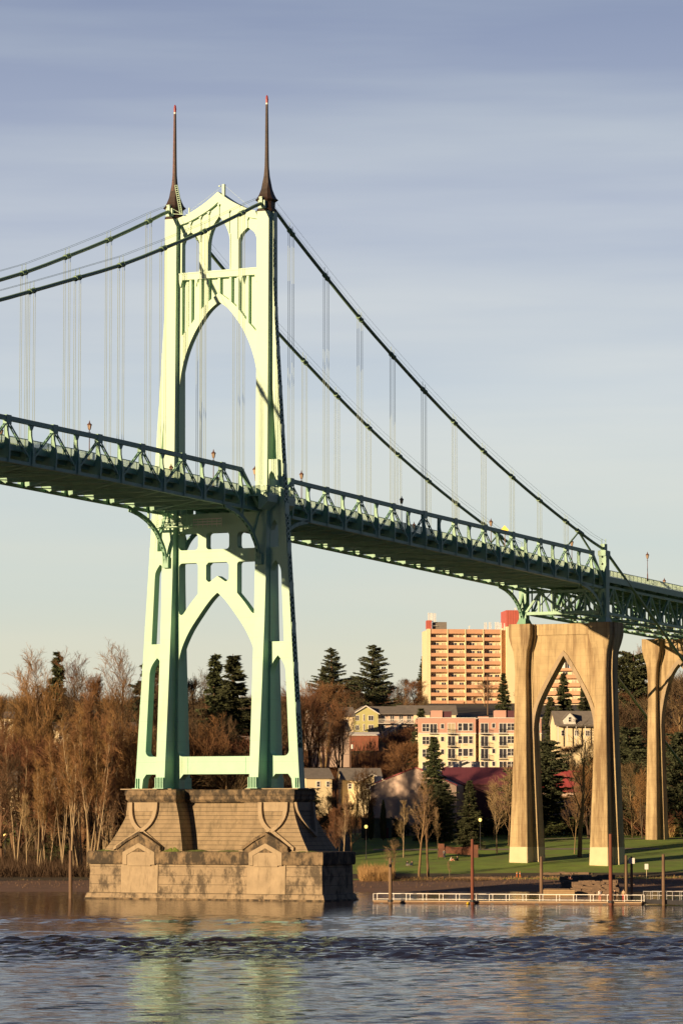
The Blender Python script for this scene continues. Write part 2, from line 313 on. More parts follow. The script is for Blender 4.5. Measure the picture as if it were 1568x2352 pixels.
for s in (1, -1):                                        # columns
    zs = [16.36, 20, 25, 30, 36, 41, 48, 57, 67, 84, 102.35]; rings = []
    for z in zs:
        yi = interp([(16, 7.15), (60, 6.95), (102, 6.9)], z); yo = interp([(16, 8.62), (41, 8.8), (60, 8.9)], z); x0 = XF(z)-prot(z); x1 = XB(z)+prot(z)
        rings.append([(x0, s*yi, z), (x1, s*yi, z), (x1, s*yo, z), (x0, s*yo, z)])
    c = MB().loft(rings).build('column', M['paint'], tower)
    b = MB()
    for k in range(6):
        for sg in (-1, 1):
            xx = XF(16)-prot(16) if sg < 0 else XB(16)+prot(16); b.box(min(xx, xx+sg*.35), s*(7.2+k*.26)-.05, 16.36, max(xx, xx+sg*.35), s*(7.2+k*.26)+.05, 18.0)
    b.box(XF(16)-prot(16)-.5, min(s*7.0, s*8.8), 16.355, XB(16)+prot(16)+.5, max(s*7, s*8.8), 16.44)
    b.box(XF(16)-.5, min(s*13.1, s*14.2), 16.355, XB(16)+.5, max(s*13.1, s*14.2), 16.44)
    for k in range(2): b.box(XF(16)-.3, s*(13.3+k*.35)-.05, 16.44, XF(16)-.003, s*(13.3+k*.35)+.05, 17.9)
    b.build('foot_stiffener', M['paint'], c)
    # laced outer face
    pl = MB(); lc = MB(); cw = .9; zz = [ZP, 30, 45, 60, 75, 86, 92, 102.3]
    for fx in (0, 1):
        loop = [(s*(outer(z)), z) for z in zz] + [(s*(outer(z)-cw), z) for z in zz[::-1]]
        X0 = (lambda z: XF(z)) if fx == 0 else (lambda z: XB(z)-.12)
        pl.plate([loop], lambda a, b: (X0(b), a, b), lambda a, b: (X0(b)+.12, a, b))
    pl.plate([[(XF(ZP)+.12, ZP), (XB(ZP)-.12, ZP), (XB(22)-.12, 22.3), (XF(22)+.12, 22.3)]], lambda a, b: (a, s*(outer(b)-.02), b), lambda a, b: (a, s*(outer(b)-.1), b))
    pl.build('leg_flange', M['paint'], tower)
    z = 22.3; k = 0
    while z < 100:
        h = 5.9; zt = min(z+h, 101.5); yo = lambda q: s*(outer(q)+.03)
        lc.bar((XF(zt)+.12, yo(zt), zt), (XB(zt)-.12, yo(zt), zt), .07, 1.6)
        nn = 6; z0 = z+.6; dz = (zt-.65-z0)/nn
        for j in range(nn):
            za, zb = z0+j*dz, z0+(j+1)*dz
            lc.bar((XF(za)+.1, yo(za), za), (XB(zb)-.1, yo(zb), zb), .15, .05, (0, 1, 0)); lc.bar((XB(za)-.1, yo(za), za), (XF(zb)+.1, yo(zb), zb), .15, .05, (0, 1, 0))
        z = zt
        if zt >= 101.5: break
    lc.build('lacing', M['paint'], tower)
    MB().plate([[(s*(outer(z)-cw+.04), z) for z in zz]+[(s*(outer(z)-cw+.02), z) for z in zz[::-1]]], lambda a, b: (XF(b)+.13, a, b), lambda a, b: (XB(b)-.13, a, b)).build('leg_shade_plate', M['bronze'], tower)  # dark plate put in to stand for the shade inside the laced leg
    # bronze spire
    sp = MB(); Y = s*7.92
    prof = [(102.35, 1.22), (102.7, 1.28), (102.9, 1.05), (103.8, 1.1), (104.15, 1.5), (104.45, 1.22), (105.0, .98), (105.8, .72), (106.7, .50), (107.8, .34), (109.2, .25), (111, .22), (115, .18), (118.7, .14)]
    rings = []
    for z, a in prof:
        c_ = a*.62
        rings.append([(-a, Y-c_, z), (-c_, Y-a, z), (c_, Y-a, z), (a, Y-c_, z), (a, Y+c_, z), (c_, Y+a, z), (-c_, Y+a, z), (-a, Y+c_, z)] if a > .6 else [(-a, Y-a*.98, z), (-a*.98, Y-a, z), (a*.98, Y-a, z), (a, Y-a*.98, z), (a, Y+a*.98, z), (a*.98, Y+a, z), (-a*.98, Y+a, z), (-a, Y+a*.98, z)])
    spo = sp.loft(rings).build('spire', M['bronze'], tower)
    be = MB().tube([(0, Y, 118.7), (0, Y, 118.95)], .17, 10); be.build('beacon_base', M['white'], spo)
    be = MB().tube([(0, Y, 118.95), (0, Y, 119.5), (0, Y, 119.9), (0, Y, 120.1)], [.2, .2, .16, .05], 10)
    be.tube([(0, Y, 119.4), (0, Y, 119.46)], .24, 10); be.build('beacon', M['red'], spo)
    # rungs up the spire and the access ladder
    rg = MB(); yy = Y-s*.0
    for k in range(64):
        z = 106.8+k*.185; a = interp([(106.7, .5), (109.2, .25), (118.7, .14)], z); rg.bar((-a-.14, Y-.13, z), (-a-.14, Y+.13, z), .035, .035); rg.bar((-a, Y+.13, z), (-a-.14, Y+.13, z), .03, .03)
    rg.build('rung', M['red' if s > 0 else 'bronze'], spo)
    if s > 0:
        ld = MB(); p0, p1 = V((-1.5, Y-2.0, 102.9)), V((-.45, Y-.5, 107.6))
        for d in (-.2, .2): ld.bar(p0+V((0, d, 0)), p1+V((0, d, 0)), .09, .09)
        for k in range(15): q = p0.lerp(p1, k/14); ld.bar(q-V((0, .2, 0)), q+V((0, .2, 0)), .05, .05)
        ld.bar((-1.6, Y-2.4, 102.8), (-1.3, Y+1.2, 103.3), .07, .07); ld.bar((-1.6, Y-2.2, 102.9), (-1.3, Y+.9, 104.6), .05, .05)
        ld.build('ladder', M['paint'], tower)
mm = MB().box(-.5, -.95, 105.3, -.1, -.55, 107.1); mm.bar((-.3, -.75, 107), (-.3, -5.6, 103.0), .02, .02); mm.bar((-.3, -.75, 107), (-.3, 5.6, 103.2), .02, .02)
mm.box(-.4, 5.1, 103, -.25, 5.25, 104.0); mm.box(-.45, -.2, 106.8, -.2, .1, 106.95); mm.build('ridge_mast', M['paint'], tower)
# saddles for the cables and the inspection platform under the deck
for s in (1, -1):
    m = MB().box(-1.7, s*7.92-.55, 102.7, -1.1, s*7.92+.55, 103.9); m.box(1.1, s*7.92-.5, 102.6, 1.6, s*7.92+.5, 103.5)
    m.box(-2.0, s*7.92-.25, 103.3, -1.6, s*7.92+.25, 104.4); m.build('saddle', M['paint'], tower)
pf = MB().box(-4.6, 3.0, 55.2, -2.9, 9.6, 55.32)
for k in range(12):
    y = 3.0+k*.6
    for x in (-4.6, -2.9): pf.bar((x, y, 55.3), (x, y, 56.5), .06, .06)
for x in (-4.6, -2.9):
    for z in (55.9, 56.5): pf.bar((x, 3, z), (x, 9.6, z), .06, .06)
for y in (4.0, 6.2, 9.4):
    for x in (-4.6, -2.9): pf.bar((x, y, 55.2), (x, y, 58.0), .08, .08)
pf.build('inspection_platform', M['paint'], tower)
for y0, y1 in ((-1.8, 3.0),):
    r = MB()
    for z in (55.6, 56.0, 56.4): r.bar((-2.6, y0, z), (-2.6, y1, z), .14, .14)
    for k in range(7): r.bar((-2.6, y0+k*.8, 55.2), (-2.6, y0+k*.8, 56.5), .07, .07)
    r.build('platform_rail', M['white'], tower)

# ---------------------------------------------------------------- river pier
pier = thing('river_pier', 'massive stepped weathered concrete pier in the river under the green tower', 'bridge pier')
def rect_ring(hx, hy, z, cy=-.35, ch=0): return [(-hx, cy-hy, z), (hx, cy-hy, z), (hx, cy+hy, z), (-hx, cy+hy, z)]
HX, HY, CY = 5.0, 19.6, -.3
def rr(hx, hy, z): return rect_ring(hx, hy, z, CY)
MB().loft([rr(HX+.47, HY+.57, -3), rr(HX+.47, HY+.57, .14), rr(HX+.41, HY+.51, .22)]).build('tide_line', M['darkc'], pier)
MB().loft([rr(HX+.4, HY+.5, -3), rr(HX+.4, HY+.5, .15), rr(HX+.25, HY+.25, .95), rr(HX+.02, HY, 1.0), rr(HX-.1, HY-.15, 5.2)]).build('base', M['concrete'], pier, bevel=.06)
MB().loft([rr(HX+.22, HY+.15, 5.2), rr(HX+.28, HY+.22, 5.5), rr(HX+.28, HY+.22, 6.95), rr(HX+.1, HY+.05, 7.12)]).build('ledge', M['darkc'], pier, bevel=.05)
def flare(z): return interp([(7.0, 3.5), (7.9, 2.9), (9, 2.15), (10.4, 1.35), (12, .6), (13.2, .2), (14.4, 0)], z)
BX, BY = 3.05, 13.75; KX = .5                            # the long faces flare half as much
ZL = (7.0, 7.5, 8, 8.6, 9.2, 10, 11, 12, 13, 14.4)
def yb(x, y0, y1, z, x1=None): return [(-x, y0, z), (x if x1 is None else x1, y0, z), (x if x1 is None else x1, y1, z), (-x, y1, z)]
for y0, y1, f0, f1 in ((5.55, BY+CY, 0, 1), (-BY+CY, -6.0, -1, .0)):
    MB().loft([yb(BX+KX*flare(z), y0+f0*flare(z)-(.29*(14.4-z) if y0 > 0 else 0), y1+f1*flare(z), z) for z in ZL]).build('body', M['planked'], pier)
MB().loft([yb(-.3+KX*flare(z), -6.2, 5.7, z, 2.5) for z in ZL]).build('recessed_wall', M['planked'], pier)
for y0, y1, a0, a1, x in ((5.55, BY+CY, .55, 1, BX), (-BY+CY, -6.0, 1, .2, BX), (-6.5, 6.0, 0, 0, .3)):
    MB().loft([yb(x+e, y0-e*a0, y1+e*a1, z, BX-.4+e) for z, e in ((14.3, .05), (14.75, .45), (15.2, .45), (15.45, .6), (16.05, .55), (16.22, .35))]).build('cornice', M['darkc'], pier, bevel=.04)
for s in (1, -1): MB().box(-3.3, s*10.6-4.4, 16.2, 3.3, s*10.6+4.4, 16.355).build('bearing_slab', M['smoothc'], pier, bevel=.03)
def face_map(face, off):
    def f(a, b):
        if face == 0: return (-(BX+KX*flare(b)+off), a, b)
        d = flare(b)+off
        return (a, -(BY+d)+CY, b) if face == 1 else (a, BY+d+CY, b)
    return f
def strip(m, A, B, fc, c0, lo, hi):
    for i in range(len(A)-1):
        q = [A[i], A[i+1], B[i+1], B[i]]; v = [face_map(fc, lo)(a+c0, b) for a, b in q]+[face_map(fc, hi)(a+c0, b) for a, b in q]
        m.add(v, [(0, 1, 2, 3), (4, 7, 6, 5), (0, 4, 5, 1), (1, 5, 6, 2), (2, 6, 7, 3), (3, 7, 4, 0)])
for cy in (10.9, -11.0):
    A = smoothpts([(-2.45, 14.32), (-2.42, 13.2), (-2.15, 12.0), (-1.5, 10.9), (-.35, 9.9)]); B = smoothpts([(-1.85, 14.32), (-1.8, 13.1), (-1.5, 12.0), (-.9, 11.1), (.08, 10.35)])
    m = MB(); strip(m, A, B, 0, cy, -.2, .5); strip(m, [(-a, b) for a, b in A], [(-a, b) for a, b in B], 0, cy, -.2, .5)
    for s in (-1, 1):
        n = 8; P = lambda t, w: (s*4.2*t, 10.25-2.75*t+w*.27); strip(m, [P(i/n, 1) for i in range(n+1)], [P(i/n, -1) for i in range(n+1)], 0, cy, -.2, .42)
    m.build('shield_rib', M['smoothc'], pier)
    pts = B + [(-a, b) for a, b in B[::-1][1:]]
    MB().plate([[(a+cy, b) for a, b in pts]], lambda a, b: (-(BX+.10+.25*flare(b)*KX), a, b), lambda a, b: (-(BX-.8), a, b)).build('shield_panel', M['smoothc'], pier)
    ch = 10.55 if cy > 0 else -10.75
    hood = [(-3.75, 6.95), (-3.7, 7.6), (-1.9, 8.75), (0, 9.75), (1.9, 8.75), (3.7, 7.6), (3.75, 6.95)]
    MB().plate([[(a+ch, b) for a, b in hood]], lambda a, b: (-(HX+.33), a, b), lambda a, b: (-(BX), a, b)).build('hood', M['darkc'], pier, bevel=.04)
    up = [(-3.75, 7.3), (-3.75, 7.85), (-1.9, 9.0), (0, 10.0), (1.9, 9.0), (3.75, 7.85), (3.75, 7.3), (1.9, 8.55), (0, 9.5), (-1.9, 8.55)]
    MB().plate([[(a+ch, b) for a, b in up]], lambda a, b: (-(HX+.62), a, b), lambda a, b: (-(BX), a, b)).build('hood_moulding', M['darkc'], pier, bevel=.03)
    fr = [(-2.75, 5.1), (-2.75, 6.95), (0, 8.35), (2.75, 6.95), (2.75, 5.1), (2.0, 5.1), (2.0, 6.55), (0, 7.6), (-2.0, 6.55), (-2.0, 5.1)]
    MB().plate([[(a+ch, b) for a, b in fr]], lambda a, b: (-(HX+.42), a, b), lambda a, b: (-(HX-.2), a, b)).build('niche_frame', M['smoothc'], pier, bevel=.04)
    MB().plate([[(-2.0+ch, 4.95), (-2.0+ch, 6.53), (ch, 7.58), (2.0+ch, 6.53), (2.0+ch, 4.95)]], lambda a, b: (-(HX+.31), a, b), lambda a, b: (-(HX-.2), a, b)).build('niche_panel', M['smoothc'], pier)
    MB().loft([yb(HX+.16, ch-3.15, ch+3.15, .96, -HX+.3), yb(HX+.05, ch-3.15, ch+3.15, 5.15, -HX+.3)]).build('pilaster', M['smoothc'], pier)
for s, fc in ((-1, 1), (1, 2)):
    A = smoothpts([(-2.85, 14.32), (-2.75, 13.2), (-2.3, 12.0), (-1.4, 10.6), (0, 9.2)]); B = smoothpts([(-2.35, 14.32), (-2.2, 13.2), (-1.75, 12.2), (-1.0, 11.0), (0, 9.85)])
    m = MB(); strip(m, A, B, fc, 0, -.2, .5); strip(m, [(-a, b) for a, b in A], [(-a, b) for a, b in B], fc, 0, -.2, .5); m.build('shield_rib', M['smoothc'], pier)
    pts = B+[(-a, b) for a, b in B[::-1][1:]]
    MB().plate([pts], lambda a, b: (a, s*(BY+flare(b)*.4+.15)+CY, b), lambda a, b: (a, s*(BY-.5)+CY, b)).build('shield_panel', M['smoothc'], pier)
mo = MB(); rnd = random.Random(4)
for y0, y1, h in ((14.6, 18.6, .35), (3.5, 6.9, .9), (-.5, 3.4, .25), (-7.0, -1.5, .2), (-18.5, -14.8, .25)):
    n = 16; top = [(y0+(y1-y0)*i/n, h*sin(pi*(i+.3)/(n+.6))*(.7+.5*rnd.random())) for i in range(n+1)]
    for i in range(n):
        (a, ha), (b, hb) = top[i], top[i+1]; x0, x1 = -HX-.2, -BX-.6
        mo.add([(x0, a, 7.05), (x0, b, 7.05), (x1, b, 7.12+hb), (x1, a, 7.12+ha), (x0+.9, a, 7.1+ha*.9), (x0+.9, b, 7.1+hb*.9)], [(0, 1, 5, 4), (4, 5, 2, 3)])
mo.build('moss_patch', M['moss'], pier)

# ---------------------------------------------------------------- cables
PL = 11.586; X0 = 7.79
ZS = [100.43, 95.22, 90.22, 85.66, 81.31, 77.24, 73.52, 70.17, 67.07, 64.20]
ZM = [101.0, 96.5, 92.37, 88.4, 85.0, 81.65]
def zmain(x):                                            # |x| from the tower, main span (low point at mid-span)
    a = abs(x)
    if a <= X0+5*PL: return interp([(0, 104.1)]+[(X0+i*PL, z) for i, z in enumerate(ZM)], a)
    x5 = X0+5*PL; m = 184-x5; return 64.2+(81.65-64.2)*((184-a)/m)**2
def zside(x): return interp([(0, 104.1)]+[(X0+i*PL, z) for i, z in enumerate(ZS)]+[(117.8, 62.85), (123.9, 61.45), (129.2, 60.45)], x)
zbot = lambda x: interp([(-184, 59.4), (-74, 58.6), (-48.5, 58.33), (-25, 57.83), (-2.8, 57.42), (8, 57.1), (60, 55.5), (129.3, 53.4), (300, 49.6)], x)
ztop = lambda x: interp([(-184, 65.2), (-74, 64.17), (-42.8, 63.74), (-7.8, 62.98), (8, 62.58), (54, 61.22), (123.7, 59.45)], x)
zdeck = lambda x: zbot(x)+2.30
for s, nm in ((-1, 'near'), (1, 'far')):
    Y = s*7.925
    ct = thing('main_cable', 'thick green main cable on the %s side of the bridge with its hangers' % ('near' if s < 0 else 'far'), 'bridge cable', (0, 0, 0), 0, 'main suspension cables')
    pts = smoothpts([(-184+0, Y, zmain(-184))]+[(-x, Y, zmain(x)) for x in [X0+i*PL for i in range(15, -1, -1)]]+[(-1.4, Y, 103.55), (1.4, Y, 103.5)]+[(X0+i*PL, Y, z) for i, z in enumerate(ZS)]+[(117.8, Y, 62.85), (123.9, Y, 61.45), (129.2, Y, 60.45)], 2)
    MB().tube(pts, .27, 10).build('cable', M['cable'], ct, smooth=True)
    MB().tube([(129.0, Y, 60.6), (132.5, Y, 59.0), (232, Y, 10.5)], [.34, .27, .27], 10).build('back_stay', M['cable'], ct, smooth=True)
    xs = [-(X0+i*PL) for i in range(16) if X0+i*PL < 184] + [X0+i*PL for i in range(10)]
    for x in xs:
        zc = zmain(x) if x < 0 else zside(x); zt = ztop(x); sl = ((zmain(x-1)-zmain(x+1)) if x < 0 else (zside(x-1)-zside(x+1)))/2
        if abs(x) > 100 and x < 0 and zc-zt < 1: continue
        b = MB().tube([(x-.55, Y, zc+.55*sl), (x+.55, Y, zc-.55*sl)], .35, 10); b.tube([(x-.6, Y, zc+.6*sl), (x-.42, Y, zc+.42*sl)], .41, 10); b.tube([(x+.42, Y, zc-.42*sl), (x+.6, Y, zc-.6*sl)], .41, 10)
        for dx in (-.66, .66): b.box(x+dx-.05, Y-.2, zc-dx*sl-.3, x+dx+.05, Y+.2, zc-dx*sl+.3)
        for dx in (-.5, .5): b.bar((x+dx, Y, zc-dx*sl), (x+dx, Y, zc+1.25-dx*sl), .05, .05)
        b.build('cable_band', M['cable'], ct)
        h = MB()
        for dx in (-.66, .66):
            for dy in (-.13, .13): h.tube([(x+dx, Y+dy, zc-dx*sl), (x+dx, Y+dy, zt-.3)], .034, 5, False)
        h.build('hanger', M['rope'], ct)
    hw = MB()
    for dy in (-.38, .38):
        a = [(-x, Y+dy, zmain(x)+1.25) for x in [184]+[X0+i*PL for i in range(15, -1, -1)]]+[(-1.2, Y+dy, 104.6)]
        c_ = [(1.2, Y+dy, 104.7)]+[(X0+i*PL, Y+dy, z+1.25) for i, z in enumerate(ZS)]+[(123.9, Y+dy, 62.7), (129.2, Y+dy, 61.9)]
        hw.tube(a, .022, 4, False); hw.tube(c_, .022, 4, False)
    hw.build('hand_line', M['cable'], ct)
    st = MB().tube([(117.8, Y, 62.8), (112.6, Y, ztop(112.6)+.2)], .15, 8); st.tube([(117.9, Y, 62.7), (123.3, Y, ztop(123.3)+.2)], .19, 8)
    st.tube([(116.9, Y, 63.05), (119.3, Y, 62.5)], .42, 10); st.build('splay_strut', M['cable'], ct)

# ---------------------------------------------------------------- stiffened deck spans
HP = PL/2
def truss(xa, xb, root, s, hang0):
    """one stiffening truss between xa<xb at side s; posts every half panel, top nodes at hangers"""
    Y = s*7.925; n = int(round((xb-xa)/HP)); xs = [xa+i*HP for i in range(n+1)]
    t = MB(); b = MB()
    for a, c in zip(xs, xs[1:]): b.bar((a, Y, zbot(a)), (c, Y, zbot(c)), .5, .46)
    tops = [x for x in xs]
    for a, c in zip(tops, tops[1:]): t.bar((a, Y, ztop(a)), (c, Y, ztop(c)), .5, .62)
    t.build('top_chord', M['deckpaint'], root); b.build('bottom_chord', M['deckpaint'], root)
    for i, x in enumerate(xs):
        up = ztop(x)-.3; zd = zdeck(x); zb = zbot(x)
        P = [(-.30, up), (.06, up), (.10, zd+1.5), (.36, zd+.1), (.44, zd-.9), (.30, zb-.2), (-1.02, zb-.2), (-1.02, zd-.45), (-.6, zd-.3), (-.36, zd+.4), (-.30, zd+1.2)]
        m = MB().plate([[(Y+s*a, z) for a, z in P]], lambda a, z: (x-.09, a, z), lambda a, z: (x+.09, a, z))
        E = [(.08, up), (.12, zd+1.5), (.38, zd+.1), (.46, zd-.9), (.32, zb-.2)]
        for (a, z0), (c, z1) in zip(E, E[1:]): m.bar((x, Y+s*a, z0), (x, Y+s*c, z1), .36, .05, (0, s, .01))
        m.bar((x, Y-s*.33, up), (x, Y-s*.36, zd+1.1), .30, .05, (0, s, .01))
        top = (i % 2 == hang0)
        if top: m.box(x-.62, Y-.29, ztop(x)-.75, x+.62, Y+.29, ztop(x)+.42)
        else: m.plate([[(x-.75, up+.1), (x+.75, up+.1), (x+.25, up-.7), (x-.25, up-.7)]], lambda a, z: (a, Y-.1, z), lambda a, z: (a, Y+.1, z)); m.plate([[(x-.85, zb+.2), (x+.85, zb+.2), (x+.5, zb+1.7), (x-.5, zb+1.7)]], lambda a, z: (a, Y-.27, z), lambda a, z: (a, Y+.27, z))
        m.build('post', M['deckpaint'], root)
    for i in range(n):                                   # laced diagonals, from hanger node down to mid node
        a, c = xs[i], xs[i+1]; A = V((a, Y, ztop(a)-.35)); Bq = V((c, Y, zbot(c)+.4))
        if i % 2 != hang0: A = V((a, Y, zbot(a)+.4)); Bq = V((c, Y, ztop(c)-.35))
        m = MB()
        for d in (-.16, .16): m.bar(A+V((0, d, 0)), Bq+V((0, d, 0)), .06, .24)
        k = 6
        for j in range(1, k): q = A.lerp(Bq, j/k); dd = (Bq-A).normalized()*.15; m.bar(q-dd, q+dd, .27, .22)
        m.build('diagonal', M['deckpaint'], root)
    return xs
def span(name, label, xa, xb, hang0, endposts):
    root = thing(name, label, 'bridge span', (0, 0, 0))
    for s in (1, -1): xs = truss(xa, xb, root, s, hang0)
    sl = MB(); k = 8; xe = [xa-4.5+(xb-xa+9)*i/(k*4) for i in range(k*4+1)]
    xa2, xb2 = endposts; xe = [xa2+(xb2-xa2)*i/24 for i in range(25)]
    for a, c in zip(xe, xe[1:]):
        za, zc = zdeck(a)-.12, zdeck(c)-.12
        sl.add([(a, -7.2, za-.28), (a, 7.2, za-.28), (a, 7.2, za), (a, -7.2, za), (c, -7.2, zc-.28), (c, 7.2, zc-.28), (c, 7.2, zc), (c, -7.2, zc)], [(0, 1, 2, 3), (4, 7, 6, 5), (0, 4, 5, 1), (1, 5, 6, 2), (2, 6, 7, 3), (3, 7, 4, 0)])
    sl.build('deck_slab', M['asphalt'], root)
    fb = MB()
    for x in xs: zb = zbot(x); fb.box(x-.06, -6.9, zb-.05, x+.06, 6.9, zb+1.72); fb.box(x-.25, -6.9, zb-.1, x+.25, 6.9, zb-.05)
    fb.build('floor_beams', M['deckpaint'], root)
    sg = MB()
    for y in (-6.3, -4.5, -2.7, -.9, .9, 2.7, 4.5, 6.3):
        for a, c in zip(xe, xe[1:]): sg.bar((a, y, zdeck(a)-.85), (c, y, zdeck(c)-.85), .22, .75)
    sg.build('stringers', M['deckpaint'], root)
    lb = MB()
    for i in range(0, len(xs)-2, 2):
        a, c = xs[i], xs[i+2]
        lb.bar((a, -7.5, zbot(a)-.12), (c, 7.5, zbot(c)-.12), .2, .12); lb.bar((a, 7.5, zbot(a)-.15), (c, -7.5, zbot(c)-.15), .2, .12)
    lb.build('lateral_bracing', M['deckpaint'], root)
    for s in (1, -1):
        f = MB()
        for a, c in zip(xe, xe[1:]): f.bar((a, s*7.22, zdeck(a)-.30), (c, s*7.22, zdeck(c)-.30), .10, .62); f.bar((a, s*7.3, zdeck(a)-.72), (c, s*7.3, zdeck(c)-.72), .3, .06)
        f.build('fascia', M['deckpaint'], root)
        railing(root, s*7.1, xe)
    return root
def railing(root, Y, xe, post=1.93):
    r = MB()
    for a, c in zip(xe, xe[1:]):
        r.bar((a, Y, zdeck(a)+1.12), (c, Y, zdeck(c)+1.12), .10, .09); r.bar((a, Y, zdeck(a)+.12), (c, Y, zdeck(c)+.12), .07, .06)
    L0 = xe[-1]-xe[0]; k = int(L0/post)
    for j in range(k+1): x = xe[0]+L0*j/k; r.box(x-.05, Y-.05, zdeck(x), x+.05, Y+.05, zdeck(x)+1.15)
    k = int(L0/.15)
    for j in range(k): x = xe[0]+.07+L0*j/k; z = zdeck(x); r.box(x-.033, Y-.015, z+.13, x+.033, Y+.015, z+1.08)
    r.build('railing', M['paint'], root)
def knee(root, xc, dirn, z0, mk, yl=(7.925, -7.925)):    # curved knee brace: dirn=-1 runs towards -x
    for y in yl:
        m = MB(); P = [(-12.9, 0.0), (-10.2, -.45), (-7.4, -1.35), (-5.2, -2.6), (-4.0, -3.8), (-2.8, -5.3), (-2.2, -7.2)]
        pts = [V((xc+dirn*(-a-0), y, z0+b)) for a, b in smoothpts(P, 2)]
        for a, b in zip(pts, pts[1:]):
            d = (b-a)*.04
            for dy in (-.2, .2): m.bar(a+V((0, dy, 0))-d, b+V((0, dy, 0))+d, .1, .55)
        for i in range(1, len(pts)-1): d = (pts[i+1]-pts[i]).normalized()*.25; m.bar(pts[i]-d, pts[i]+d, .36, .5)
        m.bar((xc+dirn*7.4, y, z0-1.3), (xc+dirn*7.4, y, z0+.3), .3, .3, (1, 0, 0)); m.bar((xc+dirn*4.1, y, z0-3.5), (xc+dirn*2.2, y, z0+0.1), .3, .35)
        m.box(xc+dirn*2.1-.35, y-.5, z0-7.9, xc+dirn*2.1+.35, y+.5, z0-6.3)
        m.build('knee_brace', M['deckpaint'], root)
HM = span('main_span', 'green trussed roadway span left of the tower over the river', -X0-15*PL, -X0, 1, (-184, -1.9))
HS = span('side_span', 'green trussed roadway span right of the tower descending to the first concrete arch pier', X0, X0+10*PL, 0, (1.9, 129.0))
for root, sg in ((HM, -1), (HS, 1)):                     # inclined end frames beside the tower
    for y in (7.925, -7.925):
        m = MB(); A = V((sg*X0, y, ztop(sg*X0))); B = V((sg*2.2, y, zbot(sg*2.2)+.6))
        m.bar(A, B, .5, .5); m.bar((sg*X0, y, zbot(sg*X0)), (sg*1.9, y, zbot(sg*2.8)), .5, .46); m.build('end_post', M['deckpaint'], root)
        if sg > 0:
            m = MB(); xe_ = X0+10*PL; m.bar((xe_, y, ztop(xe_)), (129, y, zbot(129)+.8), .5, .5); m.bar((xe_, y, zbot(xe_)), (129.2, y, zbot(129)), .5, .46); m.build('end_post', M['deckpaint'], root)
knee(HM, 0, -1, 57.25, 1); knee(HS, 0, 1, 56.75, 1)
knee(HS, 131.4, -1, 53.55, 1)
# balcony round the tower legs at deck level
for s in (1, -1):
    for sg in (-1, 1):
        m = MB(); z = zdeck(sg*2); x0, x1 = (sg*1.3, sg*4.3)
        m.box(min(x0, x1), min(s*6.6, s*10.6), z-.35, max(x0, x1), max(s*6.6, s*10.6), z)
        m.plate([[(s*9.6, z-.35), (s*10.6, z-.35), (s*10.5, z-1.2), (s*9.2, z-2.3), (s*8.9, z-2.3), (s*8.9, z-.35)]], lambda a, b: (x0, a, b), lambda a, b: (x1, a, b))
        m.plate([[(s*6.8, z-.35), (s*7.0, z-.35), (s*7.0, z-1.9), (s*6.9, z-2.3)]], lambda a, b: (x0, a, b), lambda a, b: (x1, a, b))
        m.build('leg_balcony', M['paint'], tower)
    r = MB()
    for sg in (-1, 1):
        z = zdeck(sg*2); pp = [(sg*4.2, s*6.7), (sg*4.2, s*10.5), (sg*1.0, s*10.5)]
        for (a, b), (c, d) in zip(pp, pp[1:]):
            r.bar((a, b, z+1.12), (c, d, z+1.12), .1, .1); r.bar((a, b, z+.12), (c, d, z+.12), .08, .08); k = int((V((a, b))-V((c, d))).length/.2)
            for j in range(k+1): q = V((a, b)).lerp(V((c, d)), j/k); r.box(q.x-.03, q.y-.03, z, q.x+.03, q.y+.03, z+1.1)
    r.build('balcony_rail', M['paint'], tower)

# end towers on the first arch pier and the approach span
AP = thing('approach_span', 'green approach span with dense deck trusses beyond the first concrete arch pier', 'bridge span')
for y in (7.925, -7.925):
    p = MB()
    for dy in (-.62, .62): p.box(128.55, y+dy-.08, 47.25, 130.1, y+dy+.08, 60.2)
    holes = [rrect(y-.17, 48.6+k*1.28, y+.17, 48.95+k*1.28, .06) for k in range(9)]
    p.plate([[(y-.54, 47.25), (y+.54, 47.25), (y+.54, 60.2), (y-.54, 60.2)]]+holes, lambda a, b: (128.55, a, b), lambda a, b: (128.65, a, b))
    p.box(130.0, y-.54, 47.25, 130.1, y+.54, 60.2)
    p.box(128.2, y-.75, 59.2, 130.5, y+.75, 60.15); p.box(128.6, y-.4, 60.15, 129.9, y+.4, 61.4)
    for dy in (-.38, .38): p.bar((129.2, y+dy, 61.3), (129.2, y+dy, 62.3), .1, .1)
    p.loft([[(127.8, y-.9, 47.18), (131, y-.9, 47.18), (131, y+.9, 47.18), (127.8, y+.9, 47.18)], [(128.5, y-.62, 48.3), (130.1, y-.62, 48.3), (130.1, y+.62, 48.3), (128.5, y+.62, 48.3)]])
    p.build('end_tower', M['deckpaint'], AP)
XE = [129.6+(330-129.6)*i/24 for i in range(25)]
m = MB()
for a, c in zip(XE, XE[1:]):
    za, zc = zdeck(a)-.12, zdeck(c)-.12
    m.add([(a, -8, za-.3), (a, 8, za-.3), (a, 8, za), (a, -8, za), (c, -8, zc-.3), (c, 8, zc-.3), (c, 8, zc), (c, -8, zc)], [(0, 1, 2, 3), (4, 7, 6, 5), (0, 4, 5, 1), (1, 5, 6, 2), (2, 6, 7, 3), (3, 7, 4, 0)])
m.build('deck_slab', M['asphalt'], AP)
m = MB()
for a, c in zip(XE, XE[1:]):
    for s in (1, -1): m.bar((a, s*8.05, zdeck(a)-.55), (c, s*8.05, zdeck(c)-.55), .12, 1.1)
for k in range(34): x = 131+k*5.79; m.box(x-.12, -8, zdeck(x)-1.3, x+.12, 8, zdeck(x)-.42)
